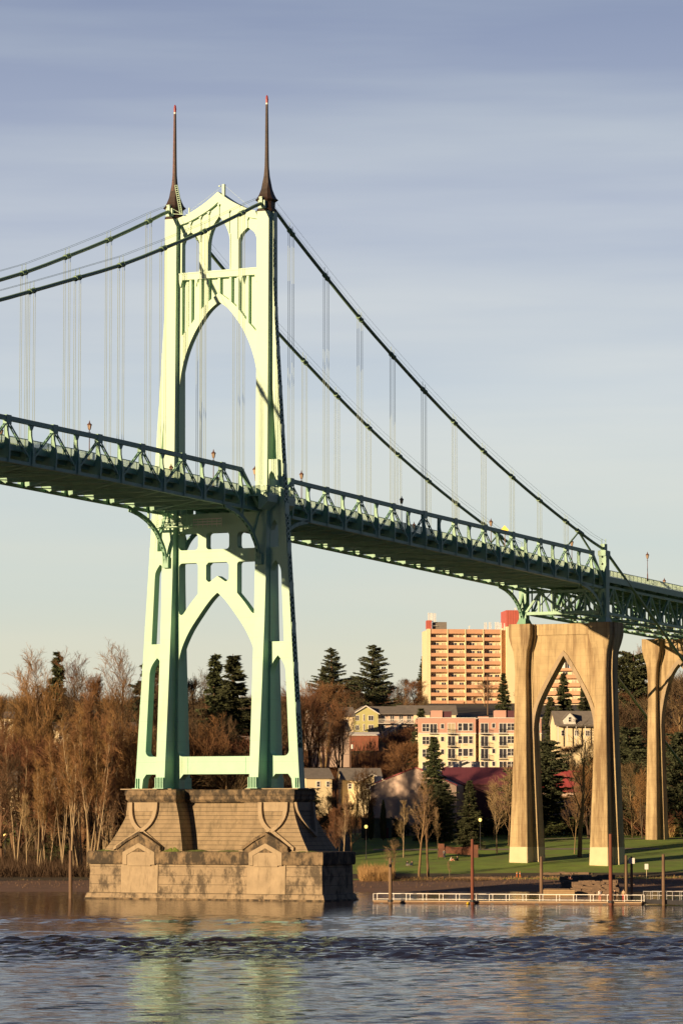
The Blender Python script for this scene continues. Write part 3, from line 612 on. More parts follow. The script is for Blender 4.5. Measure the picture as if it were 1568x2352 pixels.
for y in (-6, -3, 0, 3, 6):
    for a, c in zip(XE, XE[1:]): m.bar((a, y, zdeck(a)-1.0), (c, y, zdeck(c)-1.0), .3, .9)
m.build('floor_frame', M['deckpaint'], AP)
for s in (1, -1): railing(AP, s*7.9, XE)
zlow = lambda x: 49.0-.0235*(x-132)
for y in (-7.1, -2.4, 2.4, 7.1):
    ch = MB(); ch.bar((130.5, y, zlow(130.5)), (300, y, zlow(300)), .45, .5); ch.bar((130.5, y, zdeck(130.5)-1.75), (300, y, zdeck(300)-1.75), .4, .45); ch.build('truss_chord', M['deckpaint'], AP)
    wb = MB(); x = 131
    k = 0
    while x < 290:
        zb, zt = zlow(x), zdeck(x)-1.7; xn = x+4.5; zb2, zt2 = zlow(xn), zdeck(xn)-1.7
        wb.bar((x, y, zb), (x, y, zt), .22, .22, (1, 0, 0))
        if k % 2: wb.bar((x, y, zt), (xn, y, zb2), .36, .26)
        else: wb.bar((x, y, zb), (xn, y, zt2), .36, .26)
        x = xn; k += 1
    wb.build('truss_web', M['deckpaint'], AP)
sw = MB(); x = 131; k = 0
while x < 290:
    zb, zt = zlow(x), zdeck(x)-1.8
    sw.bar((x, -7.1, zb), (x, 7.1, zb), .22, .22); sw.bar((x, -7.1, zb), (x, -2.4, zt), .16, .16); sw.bar((x, 7.1, zb), (x, 2.4, zt), .16, .16); sw.bar((x, -2.4, zb), (x, 2.4, zt), .16, .16); sw.bar((x, 2.4, zb), (x, -2.4, zt), .16, .16)
    sw.bar((x, -7.1, zb), (x+4.5, -2.4, zlow(x+4.5)), .16, .12); sw.bar((x, 7.1, zb), (x+4.5, 2.4, zlow(x+4.5)), .16, .12); sw.bar((x, 2.4, zb), (x+4.5, -2.4, zlow(x+4.5)), .14, .12)
    x += 9; k += 1
sw.build('sway_bracing', M['deckpaint'], AP)
tf = MB()                                                # transverse frame over the arch pier
tf.bar((128.4, -7.3, 49.1), (128.4, 7.0, 49.1), .4, .55); tf.bar((128.4, -7.3, 53.0), (128.4, 7.3, 53.0), .4, .5)
for y in (4.6, 1.6, -1.4, -4.6): tf.bar((128.4, y, 49.1), (128.4, y, 53), .35, .35, (1, 0, 0))
tf.bar((128.4, 7.1, 49.3), (128.4, 4.6, 52.6), .4, .4, (1, 0, 0)); tf.bar((128.4, -7.4, 49.3), (128.4, -4.6, 52.4), .4, .4, (1, 0, 0))
tf.bar((128.4, 4.4, 52.8), (128.4, -.2, 49.4), .35, .4, (1, 0, 0)); tf.bar((128.4, -.2, 49.4), (128.4, -4.6, 52.8), .35, .4, (1, 0, 0))
tf.build('transverse_frame', M['deckpaint'], AP)

# ---------------------------------------------------------------- concrete arch piers
def arch_pier(root, xc, zg, zt, ly, wb_, wt_, wing, depth, pm, arch, apexz, white=True):
    """legs centred at +-ly; wb_/wt_ half width of the front block at base/top; wing extra half width"""
    H = zt-zg; zs = [zg-1.0, zg+2.35, zg+6, zg+15, zg+24, zt-9, zt-6.5, zt-5, zt-3.7, zt-2.6, zt-2.0, zt]
    for s in (1, -1):
        def half(z):
            t = min(max((z-zg)/(H-8), 0), 1); a = wb_+(wt_-wb_)*(1-(1-t)**1.5); q = interp([(zt-8, 0), (zt-5.2, .22), (zt-3.4, .75), (zt-2.2, 1.0), (zt, 1.0)], z)
            return a, q
        def dep(z): t = min(max((z-zg)/(H-8), 0), 1); return depth[0]+(depth[1]-depth[0])*(1-(1-t)**1.4)
        block = []; wg = []; lowb = []; loww = []
        for z in zs:
            a, q = half(z); d = dep(z)+q*.5; wv = a+wing*(1-.35*min(max((z-zg)/(H-8), 0), 1)) + q*.75; bl = a+q*1.05; ch = .12
            r1 = [(xc-d+ch, s*ly-bl, z), (xc+d-ch, s*ly-bl, z), (xc+d, s*ly-bl+ch, z), (xc+d, s*ly+bl-ch, z), (xc+d-ch, s*ly+bl, z), (xc-d+ch, s*ly+bl, z), (xc-d, s*ly+bl-ch, z), (xc-d, s*ly-bl+ch, z)]
            dw = pm+q*.5; wv2 = max(wv, bl+.1)
            r2 = [(xc-dw, s*ly-wv2, z), (xc+dw, s*ly-wv2, z), (xc+dw, s*ly+wv2, z), (xc-dw, s*ly+wv2, z)]
            block.append(r1); wg.append(r2)
        i0 = 1
        MB().loft(block[i0:]).build('leg', M['archc'], root, smooth=False)
        MB().loft(wg[i0:]).build('leg_wing', M['archc'], root)
        if white:
            m = MB().loft([[tuple(V(p)+V((0, 0, 0))) for p in block[0]], block[1]]); m.loft(wg[:2]); m.build('leg_base', M['basewhite'], root)
        else:
            m = MB().loft(block[:2]); m.loft(wg[:2]); m.build('leg_base', M['archc'], root)
    # spandrel web with pointed arch
    yi = ly-.2; A = smoothpts([(0, apexz)]+[(a, b) for a, b in arch]); e = A[-1]
    loop = A + [(e[0], zg+8), (yi, zg+8), (yi, zt-.1)]; loop = loop + mirror(loop)[:-1]
    MB().plate([loop], lambda a, b: (xc-pm+.15, a, b), lambda a, b: (xc+pm-.15, a, b)).build('spandrel', M['archc'], root)
    MB().box(xc-pm-.05, -yi, zt-2.05, xc+pm+.05, yi, zt-.02).build('top_beam', M['archc'], root, bevel=.05)
    o = [(a*1.0+.55, b+.55) for a, b in A]; o[0] = (0, apexz+1.0)
    MB().plate([A+mirror(A)[:-1][::1] if False else A+o[::-1]], lambda a, b: (xc-pm-.02, a, b), lambda a, b: (xc-pm+.3, a, b)).plate([[(-a, b) for a, b in A+o[::-1]][::-1]], lambda a, b: (xc-pm-.02, a, b), lambda a, b: (xc-pm+.3, a, b)).build('arch_moulding', M['smoothc'], root)
P1 = thing('arch_pier', 'tall tan concrete pier with open pointed arch under the end of the side span', 'bridge pier', group='concrete arch piers')
arch_pier(P1, 130.1, 4.35, 47.15, 7.87, 1.85, 1.08, .95, (4.1, 2.75), 1.25, [(1.75, 38.5), (3.9, 34.8), (5.2, 32), (5.8, 29.3), (6.0, 26)], 41.3)
P2 = thing('arch_pier', 'second concrete arch pier partly cut off at the right edge behind shrubs', 'bridge pier', group='concrete arch piers')
arch_pier(P2, 186.6, 7.6, 46.9, 5.2, 1.25, .85, .7, (3.2, 2.2), 1.0, [(1.3, 40.3), (2.6, 37.2), (3.5, 33), (3.75, 30), (3.8, 27)], 42.0, white=False)
P3 = thing('arch_pier', 'third concrete arch pier up the bank, hidden past the right edge', 'bridge pier', group='concrete arch piers')
arch_pier(P3, 236, 11, 45.8, 5.55, 1.2, .85, .7, (3.0, 2.1), 1.0, [(1.3, 39.3), (2.6, 36.2), (3.5, 32), (3.75, 30), (3.8, 27)], 41.0, white=False)

# ---------------------------------------------------------------- deck lamps, warning sign
M['lampmetal'] = mat('lamp_metal', (.13, .065, .05), .5, .2)
M['lampglass'] = mat('lamp_glass', (.50, .38, .27), .25, .1)
def lantern(name='street_lamp'):
    r = thing(name, None, None)
    m = MB().tube([(0, 0, 0), (0, 0, .3), (0, 0, .35), (0, 0, 1.2), (0, 0, 1.5), (0, 0, 4.1), (0, 0, 4.2)], [.2, .2, .12, .11, .07, .05, .1], 8)
    m.box(-.35, -.03, 3.85, .35, .03, 3.91); m.build('pole', M['lampmetal'], r)
    g = MB().loft([[(a*cos(k*pi/3), a*sin(k*pi/3), z) for k in range(6)] for z, a in ((4.22, .14), (4.85, .27))]); g.build('lantern_glass', M['lampglass'], r)
    c = MB().loft([[(a*cos(k*pi/3), a*sin(k*pi/3), z) for k in range(6)] for z, a in ((4.85, .36), (4.98, .30), (5.12, .12), (5.3, .07), (5.5, .02))])
    for k in range(6): c.bar((.15*cos(k*pi/3), .15*sin(k*pi/3), 4.2), (.29*cos(k*pi/3), .29*sin(k*pi/3), 4.88), .035, .035)
    c.build('lantern_cap', M['lampmetal'], r); return r
lp = lantern(); first = True
NEAR = [(-84.2, 'near deck lamp at the far left picture edge'), (-49, 'bronze lantern lamp on the main span left of the tower'), (-14.2, 'bronze lantern lamp seen inside the big tower arch'), (13.3, 'bronze lantern lamp on the side span just right of the tower'), (48, 'bronze lantern lamp midway along the side span'), (82.5, 'bronze lantern lamp left of the yellow diamond sign'), (117.1, 'bronze lantern lamp under the cable splay near the arch pier'), (150, 'tall bronze lantern lamp on the approach span')]
for x, lb in NEAR:
    o = lp if first else copy_tree(lp); first = False
    z = {150: 55.9}.get(x, zdeck(x)); o.location = (x, -6.85 if x < 140 else -8.0, z); tag(o, lb, 'street lamp', 'lantern lamps along the bridge deck')
for x, lb in [(-49.8, 'far side lantern lamp low behind the main span truss at the left edge'), (-2.6, 'far side lantern lamp in front of the left tower leg'), (11.7, 'far side lantern lamp behind the railing within the tower arch'), (80.9, 'far side lantern lamp behind the side span truss'), (195.6, 'far side lantern lamp behind the approach railing')]:
    o = copy_tree(lp); o.location = (x, 6.85, zdeck(x)-.2 if x < 140 else zdeck(x)); tag(o, lb, 'street lamp', 'lantern lamps along the bridge deck')
o = thing('wall_lantern', 'bracketed bronze lantern fixed to the near tower leg above the deck', 'lantern', (-.4, -6.2, 61.75))
g = MB().loft([[(a*cos(k*pi/3), a*sin(k*pi/3), z) for k in range(6)] for z, a in ((1.2, .16), (1.9, .30))]).build('lantern_glass', M['lampglass'], o)
g = MB().loft([[(a*cos(k*pi/3), a*sin(k*pi/3), z) for k in range(6)] for z, a in ((1.9, .38), (2.05, .3), (2.3, .06), (2.5, .02))]); g.bar((0, 0, 1.2), (0, -.1, .2), .08, .08); g.bar((0, -.1, .25), (.2, -.55, .6), .08, .08); g.bar((0, 0, 1.1), (.2, -.55, .9), .08, .08); g.build('bracket', M['lampmetal'], o)
M['yellow'] = mat('sign_yellow', (.95, .62, .02), .5, .05)
o = thing('warning_sign', 'yellow diamond warning sign above the side span truss', 'road sign', (88.4, -6.75, zdeck(88.4)+.55))
MB().bar((0, 0, 0), (0, 0, 3.9), .1, .1).build('post', M['lampmetal'], o)
dm = MB().plate([[(0, 2.75), (.8, 3.55), (0, 4.35), (-.8, 3.55)]], lambda a, b: (-.08, a, b), lambda a, b: (-.11, a, b)); dm.build('panel', M['yellow'], o)

# ---------------------------------------------------------------- ground
M['earth'] = mat('hillside_soil', (.05, .034, .018), .95, .4, .12, patch=((.10, .10, .03), .05, (1, 1, 1), .7), bump=.8)
M['lawn'] = mat('lawn_grass', (.17, .27, .03), .95, .25, .25, patch=((.20, .17, .06), .16, (1, 1, 1), .75), thr=(.50, .68), bump=.9)
M['sand'] = mat('beach_sand', (.19, .105, .065), .95, .2, .6, patch=((.10, .06, .04), .3, (1, 1, 1), .6), bump=.7)
M['path'] = mat('path_paving', (.24, .20, .16), .9, .12, 1)
def sheet(name, m, d0, d1, u0, u1, nd, nu, dz=0, kind='structure', rag=None):
    g = MB(); rn = random.Random(7)
    for i in range(nd+1):
        for j in range(nu+1):
            d = d0+(d1-d0)*i/nd; l = u0+(u1-u0)*j/nu
            if rag and i in (0, nd): d += rag*sin(l*.13+i)*sin(l*.31+2)
            p = CAM+FH*d+RT*l; g.v.append((p.x, p.y, gz(p.x, p.y)+dz))
    for i in range(nd):
        for j in range(nu): a = i*(nu+1)+j; g.f.append((a, a+1, a+nu+2, a+nu+1))
    o = raw(g, name, m, smooth=True); return tag(o, kind=kind)
import numpy as np
def river():
    # real wave relief in front of the camera: ripples, a boat wake crossing the river, calm lee under the bank
    d = np.concatenate([np.arange(150, 300, .45), np.arange(300, 380, .5), np.arange(380, 640, 1.0)]); l = np.arange(-75, 76, .65)
    Dm, Lm = np.meshgrid(d, l, indexing='ij'); rg = np.random.RandomState(3); h = np.zeros_like(Dm)
    A = np.interp(Dm+3*np.sin(Lm*.05), [150, 290, 302, 315, 352, 366, 395, 408, 432, 445, 500, 640], [1, 1, 1.6, 3.6, 3.4, 1.1, .8, 1.8, 1.3, .4, .3, .2])
    for lam, amp, n in ((1.4, .0068, 22), (2.5, .0090, 18), (5.0, .006, 10), (11, .006, 6)):
        for k in range(n):
            th = rg.normal(0, .42); q = 2*np.pi/(lam*rg.uniform(.75, 1.3)); h += amp*A*np.sin(q*(Dm*np.cos(th)+Lm*np.sin(th))+rg.uniform(0, 6.28))*rg.uniform(.5, 1)
    for c, wd, amp, lam in ((352, 4.5, .30, 9.0), (341, 4.0, .18, 7.0), (331, 4, .13, 5.5), (322, 4, .13, 6.5), (310, 3.5, .20, 9), (418, 5, .13, 9)):   # wake crests
        ph = np.cumsum(rg.normal(0, .25, l.size))[None, :]; cc = c+1.5*np.sin(Lm*.07+c)
        h += amp*np.exp(-((Dm-cc)/wd)**2)*(np.sin(2*np.pi*Lm/lam+ph+(Dm-cc)*.5)*.6+np.sin(2*np.pi*Lm/(lam*.43)+2*ph)*.25+.45)
        h -= amp*.5*np.exp(-((Dm-cc+wd*1.3)/wd)**2)
    h *= np.clip(np.minimum((Dm-150)/8, (640-Dm)/20), 0, 1)*np.clip((75-np.abs(Lm))/6, 0, 1)
    P = np.array(CAM)[None, None, :]+Dm[..., None]*np.array(FH)+Lm[..., None]*np.array(RT); P[..., 2] = h; nd, nl = Dm.shape
    idx = np.arange(nd*nl).reshape(nd, nl); F = np.stack([idx[:-1, :-1], idx[:-1, 1:], idx[1:, 1:], idx[1:, :-1]], -1).reshape(-1, 4)
    V_ = P.reshape(-1, 3); base = len(V_); X = []                       # flat water round the relief
    for a, b in ((-900, -3000), (-900, 3000), (640, 3000), (640, -3000), (150, -75), (150, 75.0), (640, 75.0), (640, -75)): q = CAM+FH*a+RT*b; X.append((q.x, q.y, 0))
    X[4], X[5], X[6], X[7] = [(V_[i][0], V_[i][1], 0) for i in (idx[0, 0], idx[0, -1], idx[-1, -1], idx[-1, 0])]
    V_ = np.concatenate([V_, np.array(X)]); me = bpy.data.meshes.new('river')
    me.from_pydata(V_.tolist(), [], F.tolist()+[(base, base+1, base+5, base+4), (base+1, base+2, base+6, base+5), (base+3, base, base+4, base+7), (base+2, base+3, base+7, base+6)])
    me.update(); me.polygons.foreach_set('use_smooth', [True]*len(me.polygons)); me.materials.append(M['water']); o = bpy.data.objects.new('river', me); COL.objects.link(o); tag(o, kind='structure')
river()
sheet('beach', M['sand'], 540, 609, -400, 400, 24, 160)
sheet('hillside', M['earth'], 608.9, 2600, -1100, 1100, 130, 110, -.03)
sheet('far_ground', M['earth'], 2600, 26000, -9000, 9000, 10, 20, -.5)
sheet('lawn', M['lawn'], 606, 728, 2, 180, 60, 90, .03, rag=2.5)
sheet('riverside_path', M['path'], 668, 670.6, 6, 60, 4, 40, .06)
sheet('park_path', M['path'], 694, 697, 40, 110, 4, 40, .06)
sheet('left_bank_grass', M['earth'], 603, 640, -120, 2, 20, 60, .03, rag=2)

# ---------------------------------------------------------------- bare trees
def rot_about(v, ax, a): return Matrix.Rotation(a, 3, ax) @ v
def bare_proto(seed, H, spread, style='round', trunk_mat='bark', twig_mat='twig', dens=1.0, tw=.035, forks=1, r0=.3, base=.25):
    """tapering trunk, limbs, branches and thin twigs (trunk mesh + twig mesh)"""
    rn = random.Random(seed); T = MB(); W = MB(); U = V((0, 0, 1))
    def perp(d):
        a = d.orthogonal().normalized(); return rot_about(a, d, rn.uniform(0, 2*pi))
    def stick(B, pts, rs, n):
        B.tube(pts, rs, n, False)
    def limb(p, d, ln, r, lvl, B):
        k = {0: 9, 1: 6, 2: 4, 3: 3, 4: 2}[lvl]; pts = [p]; q = p.copy(); dd = d.copy()
        for i in range(k):
            dd = (dd + perp(dd)*{0: .05, 1: .13, 2: .2, 3: .25, 4: .2}[lvl] + U*({'up': .16, 'round': .03, 'vase': .10, 'weep': -.02}[style] if lvl else .05)).normalized()
            q = q+dd*ln/k; pts.append(q.copy())
        rs = [max(r*(1-.82*i/k), tw*.5) for i in range(k+1)]
        stick(B, pts, rs, 7 if lvl == 0 else (5 if lvl == 1 else 3)); return pts, rs
    def fol(pts, t):
        x = t*(len(pts)-1); i = min(int(x), len(pts)-2); return pts[i].lerp(pts[i+1], x-i), (pts[i+1]-pts[i]).normalized()
    for fk in range(forks):
        d0 = (U+V((rn.uniform(-1, 1), rn.uniform(-1, 1), 0))*(.05 if forks == 1 else .16)).normalized(); hh = H*rn.uniform(.82, 1) if forks > 1 else H
        tp, tr = limb(V((rn.uniform(-.4, .4)*(forks > 1), rn.uniform(-.4, .4)*(forks > 1), -.4)), d0, hh*.97, r0, 0, T)
        n1 = int((26 if style != 'vase' else 17)*dens/sqrt(forks))
        for i in range(n1):
            t = base+(1-base)*((i+rn.random())/n1)**.85; p, td = fol(tp, min(t, .985))
            prof = {'round': sin(pi*min(1, (t-base)/(1-base)*.80+.18)), 'up': 1.0-.65*(t-base)/(1-base), 'vase': 1.05-.45*(t-base)/(1-base), 'weep': sin(pi*min(1, (t-base)/(1-base)*.8+.15))}[style]
            ln = spread*prof*rn.uniform(.75, 1.15); ang = {'round': 1.0, 'up': .55, 'vase': .62, 'weep': 1.05}[style]*rn.uniform(.75, 1.15)*(1-.4*t)
            d = (td*cos(ang)+perp(td)*sin(ang)).normalized(); rr = max(interp([(0, tr[0]), (1, tr[-1])], t)*.5, .05)
            lp_, _ = limb(p, d, ln, rr, 1, T)
            n2 = int(10*dens)+1
            for j in range(n2):
                t2 = .22+.78*(j+rn.random())/n2; p2, d2 = fol(lp_, min(t2, .99)); l2 = ln*(.52-.30*t2)*rn.uniform(.7, 1.25)+.5
                q = (d2*cos(.7)+perp(d2)*sin(.7)).normalized(); mp_, _ = limb(p2, q, l2, max(rr*.35, tw*1.1), 2, T if j % 3 == 0 else W)
                n3 = int(6*dens)+2
                for k in range(n3):
                    p3, d3 = fol(mp_, min(.15+.85*(k+rn.random())/n3, .99)); l3 = (.35+l2*.32)*rn.uniform(.7, 1.3); q3 = (d3*cos(.6)+perp(d3)*sin(.6)+U*(.15 if style != 'weep' else -.1)).normalized()
                    e = p3+q3*l3; m_ = (p3+e)/2+perp(q3)*l3*.1; W.tube([p3, m_, e], [tw, tw*.7, tw*.3], 3, False)
                    for z in range(3 if dens > .7 else 2):
                        s_ = p3.lerp(e, rn.uniform(.25, .95)); f = s_+(q3*cos(.7)+perp(q3)*sin(.7)).normalized()*l3*rn.uniform(.35, .7); a = perp(q3)*tw*.6
                        nn = len(W.v); W.v += [tuple(s_-a), tuple(s_+a), tuple(f)]; W.f.append((nn, nn+1, nn+2))
    r = thing('bare_tree', None, None); raw(T, 'trunk', M[trunk_mat], r, True); raw(W, 'twigs', M[twig_mat], r); return r
M['bark'] = mat('tan_bark', (.19, .12, .06), .9, .3, .5, vscale=(1, 1, .3), rand=.25)
M['darkbark'] = mat('dark_bark', (.085, .055, .035), .9, .3, .5, vscale=(1, 1, .3), rand=.2)
M['birch'] = mat('pale_bark', (.30, .225, .13), .85, .25, .9, patch=((.10, .07, .05), 1.6, (1, 1, .8), .8), thr=(.52, .64))
M['twig'] = mat('golden_twigs', (.20, .103, .042), .9, .25, .2, rand=.28)
M['redtwig'] = mat('reddish_twigs', (.18, .082, .040), .9, .25, .2, rand=.2)
M['duntwig'] = mat('dun_twigs', (.105, .068, .036), .9, .25, .2, rand=.25)
M['paletwig'] = mat('pale_twigs', (.26, .17, .09), .9, .2, .2, rand=.2)
PR = {
 'cotton1': bare_proto(1, 30, 9.5, 'vase', 'bark', 'twig', 1.0, .026, 1, .55, .30),
 'cotton2': bare_proto(2, 30, 8.5, 'up', 'bark', 'twig', 1.0, .026, 1, .5, .25),
 'cotton3': bare_proto(3, 28, 9, 'vase', 'bark', 'duntwig', 1.0, .026, 2, .42, .32),
 'alder1': bare_proto(4, 24, 3.6, 'up', 'birch', 'twig', .75, .022, 2, .17, .35),
 'alder2': bare_proto(5, 24, 3.2, 'up', 'birch', 'twig', .75, .022, 3, .15, .38),
 'round1': bare_proto(6, 14, 6, 'round', 'bark', 'duntwig', .9, .026, 1, .3, .18),
 'round2': bare_proto(7, 14, 6.5, 'round', 'darkbark', 'redtwig', .9, .026, 2, .25, .15),
 'round3': bare_proto(8, 16, 6, 'vase', 'darkbark', 'twig', .9, .026, 3, .25, .2),
 'birch1': bare_proto(9, 14, 4.4, 'up', 'birch', 'paletwig', .55, .022, 1, .16, .28),
 'young1': bare_proto(10, 10, 4.2, 'vase', 'bark', 'paletwig', .6, .02, 1, .13, .25),
 'park1': bare_proto(11, 24, 7, 'vase', 'bark', 'paletwig', .6, .026, 1, .38, .30),
}
used = set(); TN = 0
def tree(kind, u, d, H, label, group=None, rz=None, wide=1.0, cat='tree', name=None, sink=0):
    global TN; TN += 1
    src = PR[kind]; o = src if kind not in used else copy_tree(src); used.add(kind)
    if name: o.name = name
    o.location = place(u, d)-V((0, 0, sink)); o.rotation_euler = (0, 0, TN*2.39996 if rz is None else rz)
    if H > 60: H = (zof(H, d)-o.location.z)*(.86 if 'cotton' in kind else .92 if kind[:3] in ('rou', 'bir', 'you', 'par') else 1)
    h0 = PH[kind]; s = H/h0; o.scale = (s*wide, s*wide, s); tag(o, label, cat, group); return o
PH = dict(cotton1=30, cotton2=30, cotton3=28, alder1=24, alder2=24, round1=14, round2=14, round3=16, birch1=14, young1=10, park1=24)

# ---------------------------------------------------------------- conifers
M['needle'] = mat('fir_needles', (.062, .076, .030), .9, .4, .5, rand=.2)
M['cedarn'] = mat('cedar_needles', (.068, .082, .038), .9, .4, .5)
def conifer(seed, H, W, kind='fir', m='needle', name='conifer'):
    rn = random.Random(seed); T = MB(); F = MB()
    T.tube([(0, 0, -.5), (.1, 0, H*.4), (0, .1, H*.8), (0, 0, H)], [W*.055, W*.04, W*.02, .03], 7, False)
    z = H*(.06 if kind != 'cedar' else .18); tiers = []
    while z < H*.985:
        t = z/H
        if kind == 'fir': L0 = W*(1-t)**.85*.5*rn.uniform(.75, 1.12)+.25; nb = 7; up = -.15+.5*t; step = H*.026
        elif kind == 'cedar': L0 = W*.5*(1-t**1.25)**.75*rn.uniform(.55, 1.15)+.5; nb = 6; up = .10+.15*t; step = H*.038
        else: L0 = W*.5*sin(pi*min(1, t*.8+.12))**.7*rn.uniform(.6, 1.1)+.2; nb = 7; up = .15; step = H*.03
        for b in range(nb):
            a = rn.uniform(0, 2*pi); ln = L0*rn.uniform(.7, 1.1); d = V((cos(a), sin(a), up)).normalized(); p0 = V((0, 0, z+rn.uniform(-.3, .3)))
            pe = p0+d*ln+V((0, 0, -ln*(.16 if kind == 'fir' else -.04))); T.tube([p0, p0.lerp(pe, .5)+V((0, 0, ln*.05)), pe], [max(.02, ln*.018), ln*.012, .015], 3, False)
            k = int(5+ln*4.5)
            for i in range(k):
                s = (i+.6)/k; s = s**.8; q = p0.lerp(pe, s); sd = V((-sin(a), cos(a), 0)); wd = ln*.26*(1.15-s)*(1 if kind != 'cedar' else 1.15)+.15
                for c in range(5):
                    o = q+sd*rn.uniform(-1, 1)*wd+V((0, 0, rn.uniform(-.22, .10)*(1 if kind != 'cedar' else .6)))
                    e = (d*rn.uniform(.2, 1)+sd*rn.uniform(-.9, .9)+V((0, 0, rn.uniform(-.55, .15)))).normalized()*rn.uniform(.35, .75)*(H/22)**.3; n_ = V((rn.uniform(-1, 1), rn.uniform(-1, 1), rn.uniform(.2, 1))); c_ = e.cross(n_).normalized()*rn.uniform(.10, .2)
                    nn = len(F.v); F.v += [tuple(o-c_), tuple(o+c_), tuple(o+e)]; F.f.append((nn, nn+1, nn+2))
        z += step
    r = thing(name, None, None); raw(T, 'trunk', M['darkbark'], r, True); raw(F, 'foliage', M[m], r); return r
def add_proto(k, o, h): PR[k] = o; PH[k] = h
add_proto('fir1', conifer(21, 24, 10), 24); add_proto('fir2', conifer(22, 24, 8.5), 24)
add_proto('cedar1', conifer(23, 22, 19, 'cedar', 'cedarn'), 22); add_proto('cedar2', conifer(24, 21, 20, 'cedar', 'cedarn'), 21)
add_proto('pine', conifer(25, 20, 13, 'pine', 'needle'), 20)
add_proto('hemlock', conifer(26, 22, 9, 'pine', 'cedarn'), 22)
def cypress():
    rn = random.Random(3); F = MB(); T = MB().tube([(0, 0, -.3), (0, 0, 6.6)], [.12, .02], 5)
    for i in range(2600):
        z = rn.uniform(.25, 7.1); r = .62*sin(pi*min(1, z/7.2*.86+.14))**.6*rn.uniform(.6, 1.05)*(1-.5*(z/7.2)**4); a = rn.uniform(0, 2*pi); o = V((r*cos(a), r*sin(a), z)); e = V((cos(a)*.1, sin(a)*.1, rn.uniform(.2, .4))); c = V((-sin(a), cos(a), 0))*.07
        n = len(F.v); F.v += [tuple(o-c), tuple(o+c), tuple(o+e)]; F.f.append((n, n+1, n+2))
    r = thing('cypress_tree', None, None); T.build('trunk', M['darkbark'], r); raw(F, 'foliage', M['needle'], r); return r
add_proto('cyp', cypress(), 7.3)
def shrub(seed, H, W, m, leafy):
    rn = random.Random(seed); T = MB(); F = MB()
    for i in range(int(60 if not leafy else 26)):
        a = rn.uniform(0, 2*pi); b = rn.uniform(.1, 1.0); d = V((cos(a)*b, sin(a)*b, 1)).normalized(); l = H*rn.uniform(.6, 1.05)*(1.1-.35*b); p = V((cos(a)*.2*W*rn.random(), sin(a)*.2*W*rn.random(), -.1)); e = p+d*l+V((cos(a)*b*W*.15, sin(a)*b*W*.15, 0))
        T.tube([p, p.lerp(e, .5)+V((rn.uniform(-.1, .1), rn.uniform(-.1, .1), .1)), e], [.035, .025, .01], 3, False)
        for k in range(24 if not leafy else 60):
            q = p.lerp(e, rn.uniform(.25, 1)); f = q+V((rn.uniform(-1, 1), rn.uniform(-1, 1), rn.uniform(-.1, 1.2) if not leafy else rn.uniform(-.6, .6)))*(.45 if not leafy else .30)*H/2.5; c = V((rn.uniform(-1, 1), rn.uniform(-1, 1), rn.uniform(-1, 1))).normalized()*(.018 if not leafy else .09)
            n = len(F.v); F.v += [tuple(q-c), tuple(q+c), tuple(f)]; F.f.append((n, n+1, n+2))
    r = thing('shrub', None, None); raw(T, 'stems', M['darkbark' if leafy else m], r); raw(F, 'foliage' if leafy else 'twigs', M[m], r); return r
M['leaf'] = mat('evergreen_leaves', (.055, .070, .018), .8, .4, .6, rand=.25)
M['straw'] = mat('dry_grass', (.38, .24, .10), .95, .25, .6, rand=.15)
add_proto('shrubg', shrub(31, 3.5, 4, 'leaf', True), 3.5); add_proto('shrubr', shrub(32, 3, 3.5, 'redtwig', False), 3); add_proto('shrubd', shrub(33, 3, 3.5, 'duntwig', False), 3)
add_proto('shrubs', shrub(34, 2, 2, 'straw', False), 2)
def thicket(name, label_kind, m, region, n, H, seed, w_=.03, dens=14):
    """leafless brush nobody could count"""
    rn = random.Random(seed); F = MB(); d0, d1, u0, u1 = region
    for i in range(n):
        d = rn.uniform(d0, d1); u = rn.uniform(u0, u1); p = place(u, d); h = H*rn.uniform(.45, 1.15)
        for k in range(dens):
            a = rn.uniform(0, 2*pi); b = rn.uniform(.05, .75); q = p+V((cos(a), sin(a), 0))*rn.uniform(0, .5)*h*.5+V((0, 0, h*rn.random()*.6-.1)); e = q+V((cos(a)*b, sin(a)*b, 1))*h*rn.uniform(.25, .6); c = V((-sin(a), cos(a), .2))*w_
            nn = len(F.v); F.v += [tuple(q-c), tuple(q+c), tuple(e)]; F.f.append((nn, nn+1, nn+2))
    return tag(raw(F, name, M[m]), kind='stuff')
thicket('brush', '', 'duntwig', (612, 640, -60, 240), 2600, 2.6, 1, .03, 16)
thicket('brush', '', 'redtwig', (745, 905, 690, 960), 3600, 3.4, 2, .04, 16)
thicket('brush', '', 'duntwig', (640, 760, -80, 330), 3200, 3.4, 3, .04, 14)
thicket('brush', '', 'duntwig', (760, 960, -80, 700), 5000, 3.6, 4, .05, 12)
thicket('brush', '', 'duntwig', (730, 900, 1200, 1700), 3800, 3.6, 5, .04, 14)
thicket('dry_reeds', '', 'straw', (602, 622, 826, 900), 900, 2.2, 6, .018, 16)
thicket('dry_reeds', '', 'duntwig', (600, 609, 900, 1120), 300, .9, 7, .018, 12)
thicket('brush', '', 'duntwig', (902, 1180, -60, 980), 5200, 4.2, 8, .06, 12)
thicket('shore_litter', '', 'paletwig', (584, 607, -60, 1640), 900, .5, 12, .03, 5)
thicket('rough_grass', '', 'straw', (604, 612, 840, 1640), 1500, .55, 13, .012, 10)
thicket('ivy', '', 'leaf', (728, 752, 1180, 1640), 1500, 2.2, 9, .10, 14)

# ---------------------------------------------------------------- tree planting
pc = lambda l: l
GL = 'bare trees massed on the left bank'
rnd = random.Random(11)
